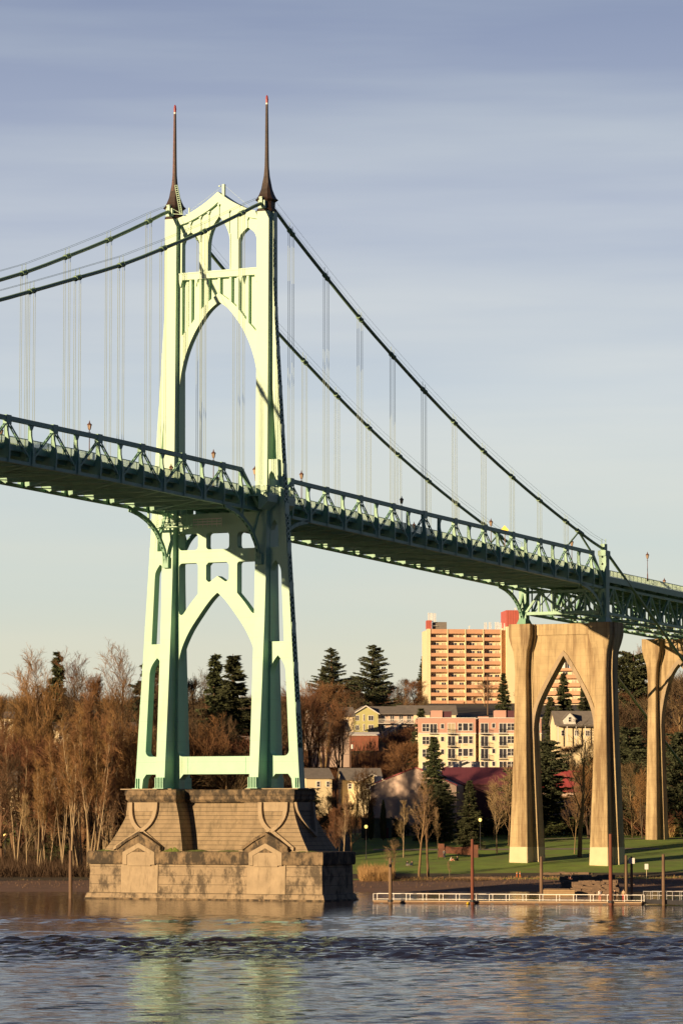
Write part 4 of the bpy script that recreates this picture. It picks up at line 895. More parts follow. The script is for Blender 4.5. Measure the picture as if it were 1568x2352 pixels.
# tall cottonwoods on the left, crowns against the sky
for i, (u, d, H, k, lb) in enumerate([
    (38, 650, 1555, 'cotton2', 'spreading bare tree near the left edge, lower than its right neighbours'),
    (108, 655, 1492, 'cotton1', 'tall bare tree left of the lone dark conifer top'),
    (200, 645, 1500, 'cotton2', 'tall bare tree with upright crown right of the lone dark conifer top'),
    (238, 660, 1512, 'cotton3', 'tall forked bare tree midway between the lone conifer and the green tower'),
    (292, 648, 1482, 'cotton1', 'broad vase shaped bare tree right beside the tower, with lit golden limbs'),
    (-20, 645, 1585, 'cotton3', 'bare tree cut by the left picture edge'),
    (80, 664, 1545, 'round3', 'many stemmed bare tree behind the left riverside birches'),
    (165, 668, 1500, 'cotton1', 'bare tree directly below the lone dark conifer top'),
    (262, 672, 1520, 'cotton2', 'bare tree set back between two taller ones left of the tower'),
    (330, 676, 1520, 'cotton3', 'bare tree seen through the left slot of the green tower')]):
    tree(k, u, d, H, lb, GL)
for i, u in enumerate([12, 55, 92, 128, 178, 222, 252, 282, 318, 346]):
    tree(['round1', 'round2', 'round3'][i % 3], u, 630+7*(i % 4), 1720-35*(i % 3), 'mid height brown bare tree standing in the dense left bank thicket', GL, wide=.9)
for i, (u, d, H, k) in enumerate([(42, 628, 26, 'alder1'), (68, 622, 13, 'birch1'), (92, 618, 20, 'alder2'), (112, 626, 21, 'alder1'), (146, 622, 24, 'alder2'), (172, 616, 28, 'alder1'), (192, 618, 30, 'alder2'), (206, 614, 29, 'alder2'), (216, 612, 28, 'alder1'), (244, 618, 27, 'alder1'), (252, 616, 15, 'birch1'), (262, 616, 17, 'birch1')]):
    tree(k, u, d, H, 'slender pale barked tree on the left river bank in front of the brown thicket', 'pale slender trees on the left bank')
tree('fir2', 135, 815, 1495, 'lone dark conifer top rising over the bare trees on the left', name='conifer')
# behind the tower, through the arches
tree('fir2', 494, 695, 1500, 'dark fir seen through the lower tower arch, the left one of the pair'); tree('fir1', 536, 690, 1502, 'dark fir seen through the lower tower arch, the right and broader one of the pair', wide=1.25)
for i, (u, d, H, k) in enumerate([(392, 642, 1690, 'round3'), (425, 648, 1640, 'round1'), (462, 640, 1680, 'round2'), (490, 646, 1650, 'round3'), (528, 640, 1710, 'round1'), (560, 646, 1690, 'round2'), (355, 640, 1660, 'round1')]):
    tree(k, u, d, H, 'lit bare tree standing on the bank directly behind the green tower legs', 'lit bank trees behind the tower')
tree('cotton3', 445, 668, 1600, 'brown bare tree in front of the two firs, left one, through the tower arch'); tree('cotton3', 505, 664, 1625, 'brown bare tree in front of the two firs, right one, through the tower arch')
tree('hemlock', 357, 800, 1520, 'dark evergreen seen through the narrow left slot of the tower')
for i, (u, d, H, k) in enumerate([(392, 800, 1560, 'round1'), (432, 800, 1520, 'cotton3'), (455, 810, 1545, 'round1'), (470, 805, 1600, 'cotton3'), (508, 800, 1610, 'round3'), (555, 810, 1640, 'round1'), (575, 850, 1690, 'round3'), (612, 850, 1700, 'round2'), (640, 860, 1600, 'round1'), (655, 870, 1570, 'round3'), (600, 850, 1690, 'round1'), (470, 670, 1680, 'round2'), (425, 680, 1660, 'round1'), (380, 680, 1650, 'round3')]):
    tree(k, u, d, H, 'bare brown tree seen through the open tower frame', 'bare trees behind the green tower')
# right of the tower
tree('cedar1', 762, 1010, 1490, 'broad layered cedar on the ridge, the left one of two', wide=1.05, name='cedar_tree'); tree('cedar2', 856, 1000, 1482, 'broad layered cedar on the ridge, the taller right one of two', wide=1.0, name='cedar_tree')
tree('fir1', 742, 1030, 1530, 'low dark fir tucked against the left ridge cedar')
tree('hemlock', 808, 1020, 1556, 'olive evergreen in the gap between the two ridge cedars', wide=1.6)
tree('fir2', 971, 1290, 1507, 'dark fir half hidden behind the left wall of the orange balconied tower block', wide=1.15)
for i, (u, d, H, k, lb) in enumerate([
    (690, 860, 1590, 'round1', 'bare tree right beside the right leg of the green tower'), (716, 830, 1580, 'round3', 'bare tree below the left ridge cedar'),
    (745, 860, 1580, 'cotton3', 'bare tree with dun crown in front of the left ridge cedar'), (782, 850, 1600, 'round3', 'dark stemmed bare tree left of the yellow green apartments'),
    (806, 990, 1580, 'round1', 'bare crown overlapping the gable of the yellow green apartments'), (672, 880, 1590, 'round2', 'bare tree seen through the right slot of the green tower'),
    (730, 900, 1560, 'round2', 'reddish bare tree on the ridge under the left cedar')]):
    tree(k, u, d, H, lb, 'bare trees between the tower and the apartments')
for i, (u, d, H, k) in enumerate([(868, 1030, 1590, 'round2'), (888, 1020, 1580, 'round2'), (905, 1040, 1570, 'round1'), (930, 1060, 1556, 'round1'), (948, 1050, 1560, 'round2'), (962, 1080, 1575, 'round3')]):
    tree(k, u, d, H, 'rust coloured bare tree on the ridge between the right cedar and the tower block', 'rusty bare trees left of the tower block')
for i, (u, d, H, k, lb) in enumerate([(1090, 1180, 1600, 'round2', 'bare reddish tree at the foot of the tower block, left of the two'), (1112, 1150, 1560, 'round1', 'bare dun tree against the lower balconies of the tower block'), (1190, 1150, 1580, 'round1', 'bare tree beside the tall tan pier at the foot of the tower block'), (1065, 1180, 1612, 'round2', 'small bare tree above the pink parapet')]):
    tree(k, u, d, H, lb)
tree('fir1', 1154, 930, 1545, 'dark fir standing before the right end of the tower block, above the pink building', wide=.95, sink=0)
tree('fir2', 966, 830, 1626, 'little dark fir at the left corner of the pink and yellow apartment house', wide=1.2)
tree('fir1', 995, 690, 1690, 'big dark fir in front of the pink and yellow apartment house', wide=1.15)
tree('hemlock', 1014, 684, 1800, 'bushy evergreen at the foot of the big dark fir', wide=1.5)
tree('fir2', 1076, 672, 1792, 'small dark fir in front of the purple roof', wide=1.35)
tree('cyp', 851, 692, 7.8, 'narrow cypress at the left corner of the beige gable wall', name='cypress_tree'); tree('cyp', 879, 690, 7.9, 'narrow cypress in front of the middle of the beige gable wall')
# lawn trees
tree('park1', 960, 613, 1790, 'pale forked riverside tree on the lawn edge, the left of the pair', 'pale trees at the lawn edge', rz=1); tree('park1', 981, 615, 1788, 'pale forked riverside tree on the lawn edge, the right of the pair', 'pale trees at the lawn edge', rz=3.4)
tree('birch1', 789, 632, 1820, 'white birch just right of the river pier'); tree('round3', 774, 645, 1850, 'sparse brown tree beside the white birch', wide=.8); tree('round1', 806, 665, 9, 'brown bare tree behind the white birch'); tree('round1', 752, 680, 9, 'brown bare tree between the river pier and the small beige house')
tree('round3', 838, 690, 13, 'bare brown tree in front of the teal wall'); tree('young1', 770, 720, 1800, 'thin brown bare tree in front of the beige row houses'); tree('young1', 815, 715, 1790, 'thin brown bare tree in front of the middle row house')
tree('round1', 1446, 702, 1745, 'bare tree before the dark evergreens just right of the first arch pier', wide=.8); tree('round3', 1470, 698, 1770, 'bare tree before the dark evergreens left of the second arch pier', wide=.8)
tree('birch1', 1004, 650, 9, 'thin pale young tree left of the rusty sculpture', wide=.8); tree('young1', 1020, 690, 5.5, 'small sapling behind the rusty sculpture'); tree('birch1', 925, 655, 10, 'slim pale tree in front of the beige gable wall')
tree('birch1', 1138, 662, 1795, 'white stemmed young tree left of the first arch pier', wide=1.2); tree('young1', 1164, 676, 1775, 'reddish young tree touching the left leg of the first arch pier', wide=1.0); tree('young1', 1131, 690, 10, 'faint young tree behind the white stemmed one', wide=1.1)
tree('park1', 1326, 653, 1668, 'tall bare tree with pale spreading crown and reddish trunk seen in front of the arch', rz=2.2, wide=1.35); tree('young1', 1314, 660, 1800, 'thin young tree seen between the legs of the first arch pier', wide=.7)
tree('birch1', 1030, 607, 2.9, 'leafless bush on the beach edge below the sculpture', wide=1.3); tree('young1', 905, 611, 5.5, 'leafless orange tinted bush in the reeds', wide=1.4)
tree('round3', 1346, 700, 14, 'thick stemmed bare tree low behind the right leg of the first arch pier')
# inside and right of the arch
tree('fir1', 1291, 905, 1545, 'layered dark fir inside the first pointed arch, in front of the orange balconies', wide=1.1); tree('fir2', 1340, 890, 1568, 'dark fir against the right side of the pointed arch', wide=1.3); tree('fir1', 1262, 900, 1600, 'low dark fir against the left side of the pointed arch', wide=1.3)
tree('hemlock', 1256, 715, 1700, 'dark shaggy evergreen behind the left leg of the first arch pier', wide=1.3); tree('round2', 1300, 868, 1712, 'bare tree below the white house inside the arch', wide=1.3); tree('round1', 1335, 862, 1705, 'dun bare tree below the right end of the white house inside the arch', wide=1.2); tree('hemlock', 1175, 700, 1765, 'dark evergreen between the purple roof and the first arch pier', wide=1.2)
tree('hemlock', 1352, 730, 1740, 'dark evergreen behind the right leg of the first arch pier', wide=1.4)
tree('pine', 1452, 830, 1495, 'big dark rounded pine between the two arch piers', wide=.85); tree('cotton1', 1478, 900, 1485, 'pale bare crown behind the big dark rounded pine', wide=.7)
for i, (u, d, H, k) in enumerate([(1442, 735, 1690, 'hemlock'), (1462, 722, 1720, 'hemlock'), (1440, 760, 1670, 'hemlock'), (1560, 720, 1680, 'hemlock'), (1588, 735, 1700, 'hemlock'), (1535, 730, 1760, 'hemlock')]):
    tree(k, u, d, H, 'dark shaggy evergreen in the shade between the arch piers', 'dark evergreens on the right slope', wide=1.35)
for i, (u, d, H, k) in enumerate([(1425, 780, 1610, 'round1'), (1470, 790, 1590, 'round1'), (1435, 850, 1600, 'round3'), (1490, 830, 1580, 'round2'), (1538, 830, 1545, 'round1'), (1565, 810, 1540, 'round1'), (1555, 900, 1520, 'cotton3'), (1590, 860, 1550, 'round3'), (1520, 780, 20, 'round3')]):
    tree(k, u, d, H, 'brown bare tree on the slope right of the first arch pier', 'bare trees on the right slope')
tree('shrubr', 1498, 706, 7, 'spreading bare shrub in front of the second arch pier base', name='shrub', wide=1.3); tree('shrubs', 1533, 704, 3.4, 'bright orange dry clump at the foot of the second arch pier'); tree('shrubd', 1443, 712, 7, 'bare tangled shrub left of the second arch pier', wide=1.5)
for i, (u, d, H, k) in enumerate([(1290, 712, 5, 'shrubg'), (1230, 700, 4.5, 'shrubg'), (940, 712, 4.5, 'shrubg'), (1095, 708, 5, 'shrubg'), (1120, 716, 5.5, 'shrubg'), (900, 706, 4, 'shrubd'), (1050, 712, 5, 'shrubg'), (1405, 716, 5.5, 'shrubg'), (1335, 722, 5, 'shrubd'), (1470, 716, 4.5, 'shrubg'), (1568, 706, 5.5, 'shrubg'), (980, 716, 5.5, 'shrubg'), (1155, 720, 5, 'shrubg'), (1010, 722, 6, 'shrubg')]):
    tree(k, u, d, H, 'dark low shrub along the shaded back edge of the lawn', 'dark shrubs behind the lawn', wide=1.7)
for i, (u, d, H, k) in enumerate([(10, 660, 7, 'shrubg'), (2, 690, 12, 'shrubg'), (150, 640, 4.5, 'shrubg'), (30, 632, 3.2, 'shrubd'), (120, 630, 3.2, 'shrubg'), (215, 634, 3.5, 'shrubd'), (880, 775, 4, 'shrubg'), (925, 830, 4.5, 'shrubg'), (940, 790, 5, 'shrubg'), (672, 720, 9, 'shrubg'), (590, 700, 6, 'shrubd')]):
    tree(k, u, d, H, 'rounded low bush among the brown bank trees', 'scattered bank shrubs', wide=1.6)
tree('round2', 876, 800, 8, 'low reddish bare tree on the slope above the beige gable'); tree('round2', 925, 830, 12, 'wide brown bare thicket tree under the white stairway', wide=1.2); tree('round2', 905, 860, 11, 'brown bare tree left of the white stairway foot', wide=1.2); tree('round2', 945, 880, 10, 'brown bare tree right of the white stairway foot', wide=1.2)
tree('round3', 835, 800, 9, 'low bare tree beside the utility pole', wide=1.2)
for k, o in PR.items():
    if k not in used:
        for c in list(o.children): bpy.data.objects.remove(c)
        bpy.data.objects.remove(o)

# ---------------------------------------------------------------- buildings
M['cream'] = mat('cream_wall', (.78, .66, .42), .8, .06, .2)
M['orange'] = mat('orange_balcony', (.58, .33, .20), .8, .08, .3)
M['redmetal'] = mat('red_cladding', (.50, .12, .09), .6, .08, .5, lines=('X', .9, 0, .35, .2))
M['glass'] = mat('window_glass', (.05, .05, .06), .12, .3, .3)
M['curtain'] = mat('pale_curtain', (.50, .42, .28), .6, .25, .4)
M['pinkw'] = mat('terracotta_wall', (.55, .32, .25), .8, .06, .2)
M['yellow_w'] = mat('yellow_wall', (.84, .72, .48), .8, .06, .2)
M['greenw'] = mat('lime_wall', (.52, .50, .22), .8, .06, .2)
M['beige'] = mat('beige_wall', (.60, .46, .38), .85, .1, .15)
M['roofg'] = mat('grey_shingles', (.20, .18, .16), .9, .15, 1.0)
M['roofp'] = mat('purple_metal_roof', (.17, .045, .06), .6, .1, .4, lines=('X', 1.1, 0, .2, .08))
M['purplew'] = mat('purple_siding', (.10, .035, .045), .8, .1, .4)
M['roofr'] = mat('red_metal_roof', (.38, .07, .075), .6, .12, .4, lines=('X', .9, 0, .25, .1))
M['teal'] = mat('teal_wall', (.06, .09, .085), .8, .15, .3)
M['rust'] = mat('rusty_steel', (.15, .055, .03), .75, .3, 1.0, patch=((.07, .03, .02), .8, (1, 1, 1), .7))
M['rustpile'] = mat('rusted_pile', (.17, .055, .030), .8, .25, .8, vscale=(1, 1, .3), rand=.2)
M['wood'] = mat('weathered_wood', (.16, .10, .065), .9, .3, 1.2, vscale=(1, 1, .2), rand=.2)
M['brick'] = mat('brick_wall', (.27, .10, .06), .9, .15, 1.2)
M['metal'] = mat('grey_metal', (.40, .40, .40), .4, .1)
def wall_window(b, x0, z0, w_, h, nx=2, nz=1, fr=.14, y=0, mg='glass', name='window', frame='white'):
    """framed window on a front wall lying in the local plane y (front = -y)"""
    f = MB(); f.box(x0, y-.08, z0, x0+fr, y+.02, z0+h); f.box(x0+w_-fr, y-.08, z0, x0+w_, y+.02, z0+h); f.box(x0+fr, y-.08, z0, x0+w_-fr, y+.02, z0+fr); f.box(x0+fr, y-.08, z0+h-fr, x0+w_-fr, y+.02, z0+h)
    for i in range(1, nx): xx = x0+w_*i/nx; f.box(xx-.05, y-.06, z0+fr, xx+.05, y+.02, z0+h-fr)
    for i in range(1, nz): zz = z0+h*i/nz; f.box(x0+fr, y-.055, zz-.04, x0+w_-fr, y+.02, zz+.04)
    o = f.build(name, M[frame], b); MB().box(x0+fr*.5, y-.03, z0+fr*.5, x0+w_-fr*.5, y-.012, z0+h-fr*.5).build('pane', M[mg], o); return o
def face_rz(turn=0): return YAW - pi/2 + turn            # local -y towards the river camera side, local +x to the right
def bld(name, label, u, d, z=None, turn=0, sink=0):
    p = place(u, d); o = thing(name, label, 'building', (p.x, p.y, p.z if z is None else z), face_rz(turn)); return o
rb = random.Random(5)
# tower block
D0 = 1250; px = FPX/D0/1.0; z0 = zof(1640, D0); zt = zof(1445, D0)
B = bld('apartment_tower', 'high apartment tower with orange balconies, red rooftop boxes and antennas', 980, D0, z0, .10)
W_ = 26.6; Hh = zt-z0; fl = Hh/10.55
MB().box(0, 1.6, -6, W_, 15, Hh-.3).build('wall', M['cream'], B)
MB().box(0, -.1, -6, 1.05, 1.6, Hh+.1).build('end_wall', M['cream'], B)
MB().box(W_, 1.2, -6, W_+1.7, 15, Hh-.2).build('side_wall', M['orange'], B)
MB().box(W_+1.7, -1.2, -6, W_+9, 13, Hh+1.0).build('stair_tower', M['cream'], B)
MB().box(W_+1.6, -1.3, Hh+1.0, W_+8.6, 12, Hh+6.8).build('red_penthouse', M['redmetal'], B)
MB().box(0, .1, Hh+.1, 1.6, 4, Hh+3.1).build('red_box', M['redmetal'], B); MB().box(2.6, 1.5, Hh-.2, 7.2, 7, Hh+2.6).build('rooftop_room', M['roofg'], B)
MB().box(1.06, -.02, Hh-1.6, W_-.1, 1.6, Hh).build('fascia', M['orange'], B)
for i in range(5): xx = [.9, 6.9+.3, 13.6, 20.05, 26.3][i]; MB().box(xx, -.25, -6, xx+.28, 1.6, Hh-.02).build('fin_wall', M['cream'], B)
bays = [(1.2, 7.2), (7.5, 13.6), (13.9, 20.05), (20.35, 26.3)]
for f in range(10):
    zf = Hh-1.6-1.25-f*fl*.985
    for j, (a, b) in enumerate(bays):
        MB().box(a, -.12, zf-1.25, b, .04, zf-.05).box(a, .04, zf-1.25, b, 1.6, zf-1.1).build('balcony', M['orange'], B)
        if zf < -4: continue
        for k, off in enumerate((1.5, 4.1)):
            wall_window(B, a+off+rb.uniform(-.1, .1), zf-.55, 1.75, 1.45, 2, 1, .08, 1.6, 'glass' if rb.random() < .42 else 'curtain')
        MB().box(a+.15, 1.54, zf-1.1, a+.85, 1.6, zf+.95).build('door', M['orange'], B)
ant = [(0.4, 3.2, 3), (1.9, 3.1, 3), (20.6, 2.5, 2), (22.2, 2.6, 2), (24.4, 2.6, 3), (26, 2.4, 2), (27.6, 2.2, 2), (15, 1.2, 1)]
for i, (x, h, n) in enumerate(ant):
    m = MB()
    for k in range(n): m.box(x+k*.55, .6+k*.2, Hh-.2 if x > 3 else Hh+2.5, x+k*.55+.28, .85+k*.2, Hh+h+(2.6 if x < 3 else 0))
    m.bar((x, .7, Hh+1.2), (x+n*.6, .7, Hh+1.2), .1, .1); m.build('antenna', M['white'], B)
MB().bar((W_+6.6, 3, Hh+6.8), (W_+6.6, 3, Hh+11), .12, .12).bar((W_+5.5, 3, Hh+6.8), (W_+5.5, 3, Hh+7.9), .5, .5).build('mast', M['white'], B)
# second balconied block through the arch
D1 = 1180; z1 = zof(1660, D1); h1 = zof(1533, D1)-z1
B2 = bld('apartment_block', 'lower block with red orange balconies seen through the first pointed arch', 1238, D1, z1, -.15)
MB().box(0, 1.5, -8, 13.5, 12, h1-.3).build('wall', M['cream'], B2); MB().box(13.5, 1.0, -8, 17, 12, h1-.2).build('side_wall', M['roofg'], B2); MB().box(4, 3, h1-.3, 9, 8, h1+2.4).build('rooftop_room', M['roofg'], B2)
MB().box(7.2, 2.4, h1-.3, 8.2, 3.0, h1+2.9).build('antenna', M['white'], B2)
for f in range(7):
    zf = h1-1.2-1.3-f*2.75
    MB().box(0, -.1, zf-1.3, 13.4, .05, zf).box(0, .05, zf-1.3, 13.4, 1.5, zf-1.1).build('balcony', M['orange'], B2)
    for x in (1.2, 4.2, 7.4, 10.4): wall_window(B2, x, zf-.5, 1.8, 1.5, 2, 1, .08, 1.5, 'glass' if rb.random() < .6 else 'curtain')
MB().box(0, -.1, h1-1.2, 13.4, 1.5, h1-.31).build('fascia', M['orange'], B2)
# pink and yellow apartment house
D2 = 825; zt = zof(1650, D2); s_ = .01992*1.0
B = bld('apartment_house', 'terracotta and yellow apartment house with white framed windows behind the big fir', 961, D2, zt, .05)
X = lambda a: (a-120)*s_; Z = lambda b: -(b-1385)*s_
MB().box(X(120), 0, -20, X(787), 12, Z(1562)-.02).build('wall', M['yellow_w'], B); MB().box(X(120)-.02, -.03, Z(1560), X(787)+.02, 12, 0).build('upper_wall', M['pinkw'], B)
MB().box(X(827), 0, -20, X(1560), 12, Z(1562)-.02).build('wall', M['yellow_w'], B); MB().box(X(827)-.02, -.03, Z(1560), X(1560)+.02, 12, 0).build('upper_wall', M['pinkw'], B)
MB().box(X(787)+.03, 2.2, -20, X(827)-.03, 11.9, -.1).build('recess_wall', M['pinkw'], B)
MB().box(X(120)-.1, -.15, Z(1570), X(787)+.1, 0-.031, Z(1556)).box(X(827)-.1, -.15, Z(1570), X(1560)+.1, -.031, Z(1556)).build('string_course', M['white'], B)
MB().box(X(115), -.2, -.0, X(790), 12.1, .16).box(X(822), -.2, 0, X(1570), 12.1, .16).build('parapet_coping', M['white'], B)
for a, b, hgt in ((280, 407, 1.9), (1035, 1160, 1.95)): MB().box(X(a), 3, .16, X(b), 8, hgt).build('rooftop_box', M['pinkw'], B)
MB().box(X(407)+.02, 3.4, .16, X(517), 8, 1.7).build('rooftop_room', M['purplew'], B); MB().box(X(1160)+.02, 3.4, .16, X(1260), 8, 1.9).build('rooftop_room', M['purplew'], B)
MB().box(X(825), 1, .16, X(945), 3, .45).build('roof_hatch', M['pinkw'], B)
M['rail'] = mat('black_rail', (.03, .03, .035), .5, .1)
for r, y0 in enumerate((1440, 1590, 1738, 1888)):
    def WW(a, b, h0, h1, nx, nz, nm='window', mg='glass'): wall_window(B, X(a), Z(y0+h1), X(b)-X(a), (h1-h0)*s_, nx, nz, .12, -.035 if r == 0 else 0, mg, nm)
    WW(155, 245, 8, 105, 2, 2); WW(245, 335, 8, 128, 2, 1, 'balcony_door'); WW(372, 418, 8, 72, 1, 1); WW(455, 548, 0, 122, 2, 1, 'balcony_door', 'glass' if r else 'curtain')
    WW(575, 632, 0, 95, 1, 2); WW(632, 702, 0, 95, 1, 1); WW(702, 755, 0, 95, 1, 2)
    WW(842, 938, 0, 128, 2, 1, 'balcony_door'); WW(975, 1020, 0, 62, 1, 1); WW(1060, 1155, 0, 118, 2, 1, 'balcony_door', 'glass'); WW(1155, 1250, 0, 90, 2, 2); WW(1290, 1360, 0, 90, 2, 2); WW(1390, 1460, 0, 118, 2, 1, 'balcony_door'); WW(1490, 1545, 0, 90, 2, 2)
    for a, b in ((455, 550), (842, 945), (1060, 1155), (245, 335)):
        m = MB(); zb = Z(y0+128); x0, x1 = X(a)-.05, X(b)+.05; m.box(x0, -1.0 if b in (550, 945) else -.4, zb-.15, x1, -.05, zb)
        yf = -1.0 if b in (550, 945) else -.4
        m.bar((x0, yf+.03, zb+1.05), (x1, yf+.03, zb+1.05), .06, .06)
        for k in range(9): xx = x0+(x1-x0)*k/8; m.bar((xx, yf+.03, zb), (xx, yf+.03, zb+1.05), .03, .03)
        for xx in (x0, x1): m.bar((xx, yf, zb+1.05), (xx, 0, zb+1.05), .05, .05)
        m.build('balcony', M['rail'], B)
    for a in (175, 640, 1172): MB().box(X(a), -.08, Z(y0+112), X(a+48), -.04, Z(y0+104)).build('vent', M['orange'], B)
    MB().box(X(788), .6, Z(y0+132), X(826), 2.15, Z(y0+125)).build('recess_balcony', M['rail'], B)
def gable_house(name, label, u, d, vtop, w_, dep, hw, rise, wallm, roofm, turn, wins=(), ridge='x', sink=6, eave=.4, chim=False, upper=None):
    """w_ along local x (front), ridge along x or y; top of the roof at picture row vtop"""
    zr = zof(vtop, d); B = bld(name, label, u, d, zr-hw-rise, turn)
    wl = MB().box(0, 0, -sink, w_, dep, hw)
    if ridge == 'x': wl.add([(0, 0, hw), (0, dep, hw), (0, dep/2, hw+rise), (w_, 0, hw), (w_, dep, hw), (w_, dep/2, hw+rise)], [(0, 2, 1), (3, 4, 5), (0, 3, 5, 2), (1, 2, 5, 4)])
    else: wl.add([(0, 0, hw), (w_, 0, hw), (w_/2, 0, hw+rise), (0, dep, hw), (w_, dep, hw), (w_/2, dep, hw+rise)], [(0, 1, 2), (3, 5, 4), (0, 2, 5, 3), (1, 4, 5, 2)])
    wl.build('wall', M[wallm], B); rf = MB(); e = eave; t = .18
    if ridge == 'x':
        k = rise/(dep/2)
        for sg in (0, 1):
            y0, y1 = (-e, dep/2) if sg == 0 else (dep+e, dep/2); za = hw-e*k+.03; zb = hw+rise+.03
            rf.add([(-e, y0, za), (w_+e, y0, za), (w_+e, y1, zb), (-e, y1, zb), (-e, y0, za+t), (w_+e, y0, za+t), (w_+e, y1, zb+t), (-e, y1, zb+t)], [(0, 1, 2, 3), (4, 7, 6, 5), (0, 4, 5, 1), (1, 5, 6, 2), (2, 6, 7, 3), (3, 7, 4, 0)])
    else:
        k = rise/(w_/2)
        for sg in (0, 1):
            x0, x1 = (-e, w_/2) if sg == 0 else (w_+e, w_/2); za = hw-e*k+.03; zb = hw+rise+.03
            rf.add([(x0, -e, za), (x0, dep+e, za), (x1, dep+e, zb), (x1, -e, zb), (x0, -e, za+t), (x0, dep+e, za+t), (x1, dep+e, zb+t), (x1, -e, zb+t)], [(0, 1, 2, 3), (4, 7, 6, 5), (0, 4, 5, 1), (1, 5, 6, 2), (2, 6, 7, 3), (3, 7, 4, 0)])
            m = MB().bar((x0, -e-.03, za+.0), (x1, -e-.03, zb+.0), .08, .26, (0, 0, 1)); m.build('bargeboard', M['white'], B)
    ro = rf.build('roof', M[roofm], B)
    if chim: MB().box(w_*.3, dep*.45, hw+rise*.5, w_*.3+.7, dep*.45+.7, hw+rise+1.1).build('chimney', M['brick'], ro)
    for (x, z, ww, hh, nx, nz) in wins: wall_window(B, x, z, ww, hh, nx, nz)
    return B
G = gable_house('apartment_building', 'yellow green two storey apartments with grey roof above a white stairway', 812, 950, 1622, 6.6, 9, 5.1, 2.0, 'greenw', 'roofg', .12, [(.4, .5, 1.1, 1.5, 2, 1), (3.9, .6, 1.5, 1.5, 2, 1), (.4, 3.1, 1.1, 1.5, 2, 1), (3.9, 3.1, 1.5, 1.5, 2, 1), (2.5, .3, .5, 2.0, 1, 1), (2.5, 3.0, .5, 1.9, 1, 1)], 'y')
MB().box(6.62, 1.5, -6, 16.5, 9, 5.1).build('wing_wall', M['beige'], G)
m = MB(); m.add([(6.7, -.2, 4.9), (16.8, -.2, 4.9), (14.2, 4.5, 7.0), (4.2, 4.5, 7.0), (6.7, -.2, 5.08), (16.8, -.2, 5.08), (14.2, 4.5, 7.18), (4.2, 4.5, 7.18)], [(0, 1, 2, 3), (4, 7, 6, 5), (0, 4, 5, 1), (1, 5, 6, 2), (2, 6, 7, 3), (3, 7, 4, 0)]); m.build('wing_roof', M['roofg'], G)
for k, x in enumerate((7.6, 10, 12.4, 14.6)): wall_window(G, x, 3.0, 1.2, 1.7, 2, 1, .1, 1.5); wall_window(G, x, .2, 1.2, 1.7, 2, 1, .1, 1.5)
m = MB(); m.box(6.62, -.1, 2.35, 16.5, 1.5, 2.5); m.bar((6.6, -.08, 3.6), (16.5, -.08, 3.6), .1, .1)
for k in range(34): m.bar((6.65+k*.3, -.08, 2.5), (6.65+k*.3, -.08, 3.6), .06, .06)
m.build('balcony', M['white'], G)
m = MB()
for q in (0, 1.4):
    m.bar((13.2, -.3-q, 2.6), (7.4, -.3-q, -1.4), .12, .3); m.bar((13.2, -.3-q, 3.7), (7.4, -.3-q, -.3), .1, .1)
    for k in range(12): x = 13.2-k*.52; z = 2.6-k*.36; m.bar((x, -.3-q, z), (x, -.3-q, z+1.1), .05, .05)
for k in range(14): x = 13-k*.42; z = 2.5-k*.29; m.box(x-.22, -1.7, z-.05, x+.22, -.3, z)
m.build('stairway', M['white'], G)
gable_house('apartment_building', 'pale yellow apartment wing with grey roof just left of the terracotta parapet', 915, 985, 1621, 16, 9, 4.6, 2.4, 'yellow_w', 'roofg', .05, [(2, 2.4, 1.4, 1.1, 2, 1), (6.8, 2.4, 2.0, 1.1, 3, 1), (11, 2.4, 2.0, 1.1, 3, 1)], 'x', 8)
gable_house('garden_wall_house', 'low red walled garage under the yellow green apartments', 792, 925, 1683, 8.8, 5, 2.0, .7, 'brick', 'white', .1, [], 'x', 5)
gable_house('house', 'grey roofed house half hidden by bare trees above the row houses', 700, 900, 1616, 6, 9, 3.2, 2.8, 'beige', 'roofg', -.3, [(1, 1, 1.2, 1.4, 2, 1)], 'y', 6)
gable_house('house', 'cream house with grey roof among bare trees left of the yellow green apartments', 745, 930, 1625, 8, 7, 3.4, 2.2, 'cream', 'roofg', .2, [(1, 1.2, 1.4, 1.3, 2, 1), (5, 1.2, 1.4, 1.3, 2, 1)], 'x', 6, chim=True)
gable_house('house', 'dark roofed brown house low behind bare trees beside the tower leg', 735, 860, 1655, 7.5, 7, 3.0, 2.4, 'beige', 'roofg', .3, [(1, .8, 1.4, 1.3, 2, 1)], 'x', 6)
gable_house('house', 'small beige row house with grey roof directly right of the tower base', 703, 765, 1766, 5.8, 8, 3.6, 2.0, 'cream', 'roofg', .25, [(2.3, 1.6, .9, 1.3, 1, 2), (4.5, 1.6, .8, 1.3, 1, 2)], 'x', 6)
gable_house('house', 'middle beige row house with a small gable behind bare twigs', 786, 770, 1766, 8.5, 9, 3.3, 2.4, 'cream', 'roofg', .1, [(1.2, 1.2, .9, 1.3, 1, 2), (6, 1.2, 1, 1.3, 1, 2)], 'x', 6)
gable_house('house', 'small gabled porch wing of the beige row near the pinkish gable wall', 826, 764, 1779, 5.2, 8, 2.5, 1.3, 'cream', 'roofg', .1, [(1.2, .6, 1, 1.2, 1, 2)], 'y', 6)
gable_house('house', 'cream house glimpsed through the right part of the lower tower arch', 555, 760, 1693, 4.6, 6, 2.8, 1.8, 'cream', 'roofg', .2, [(.8, .8, 1.3, 1.3, 2, 1), (2.8, .8, 1.2, 1.3, 2, 1)], 'x', 6)
gable_house('house', 'tan house glimpsed behind the right column of the tower', 588, 770, 1702, 5.5, 6, 3.0, 1.4, 'cream', 'roofg', .1, [(1, .9, 1.3, 1.3, 2, 1)], 'x', 6)
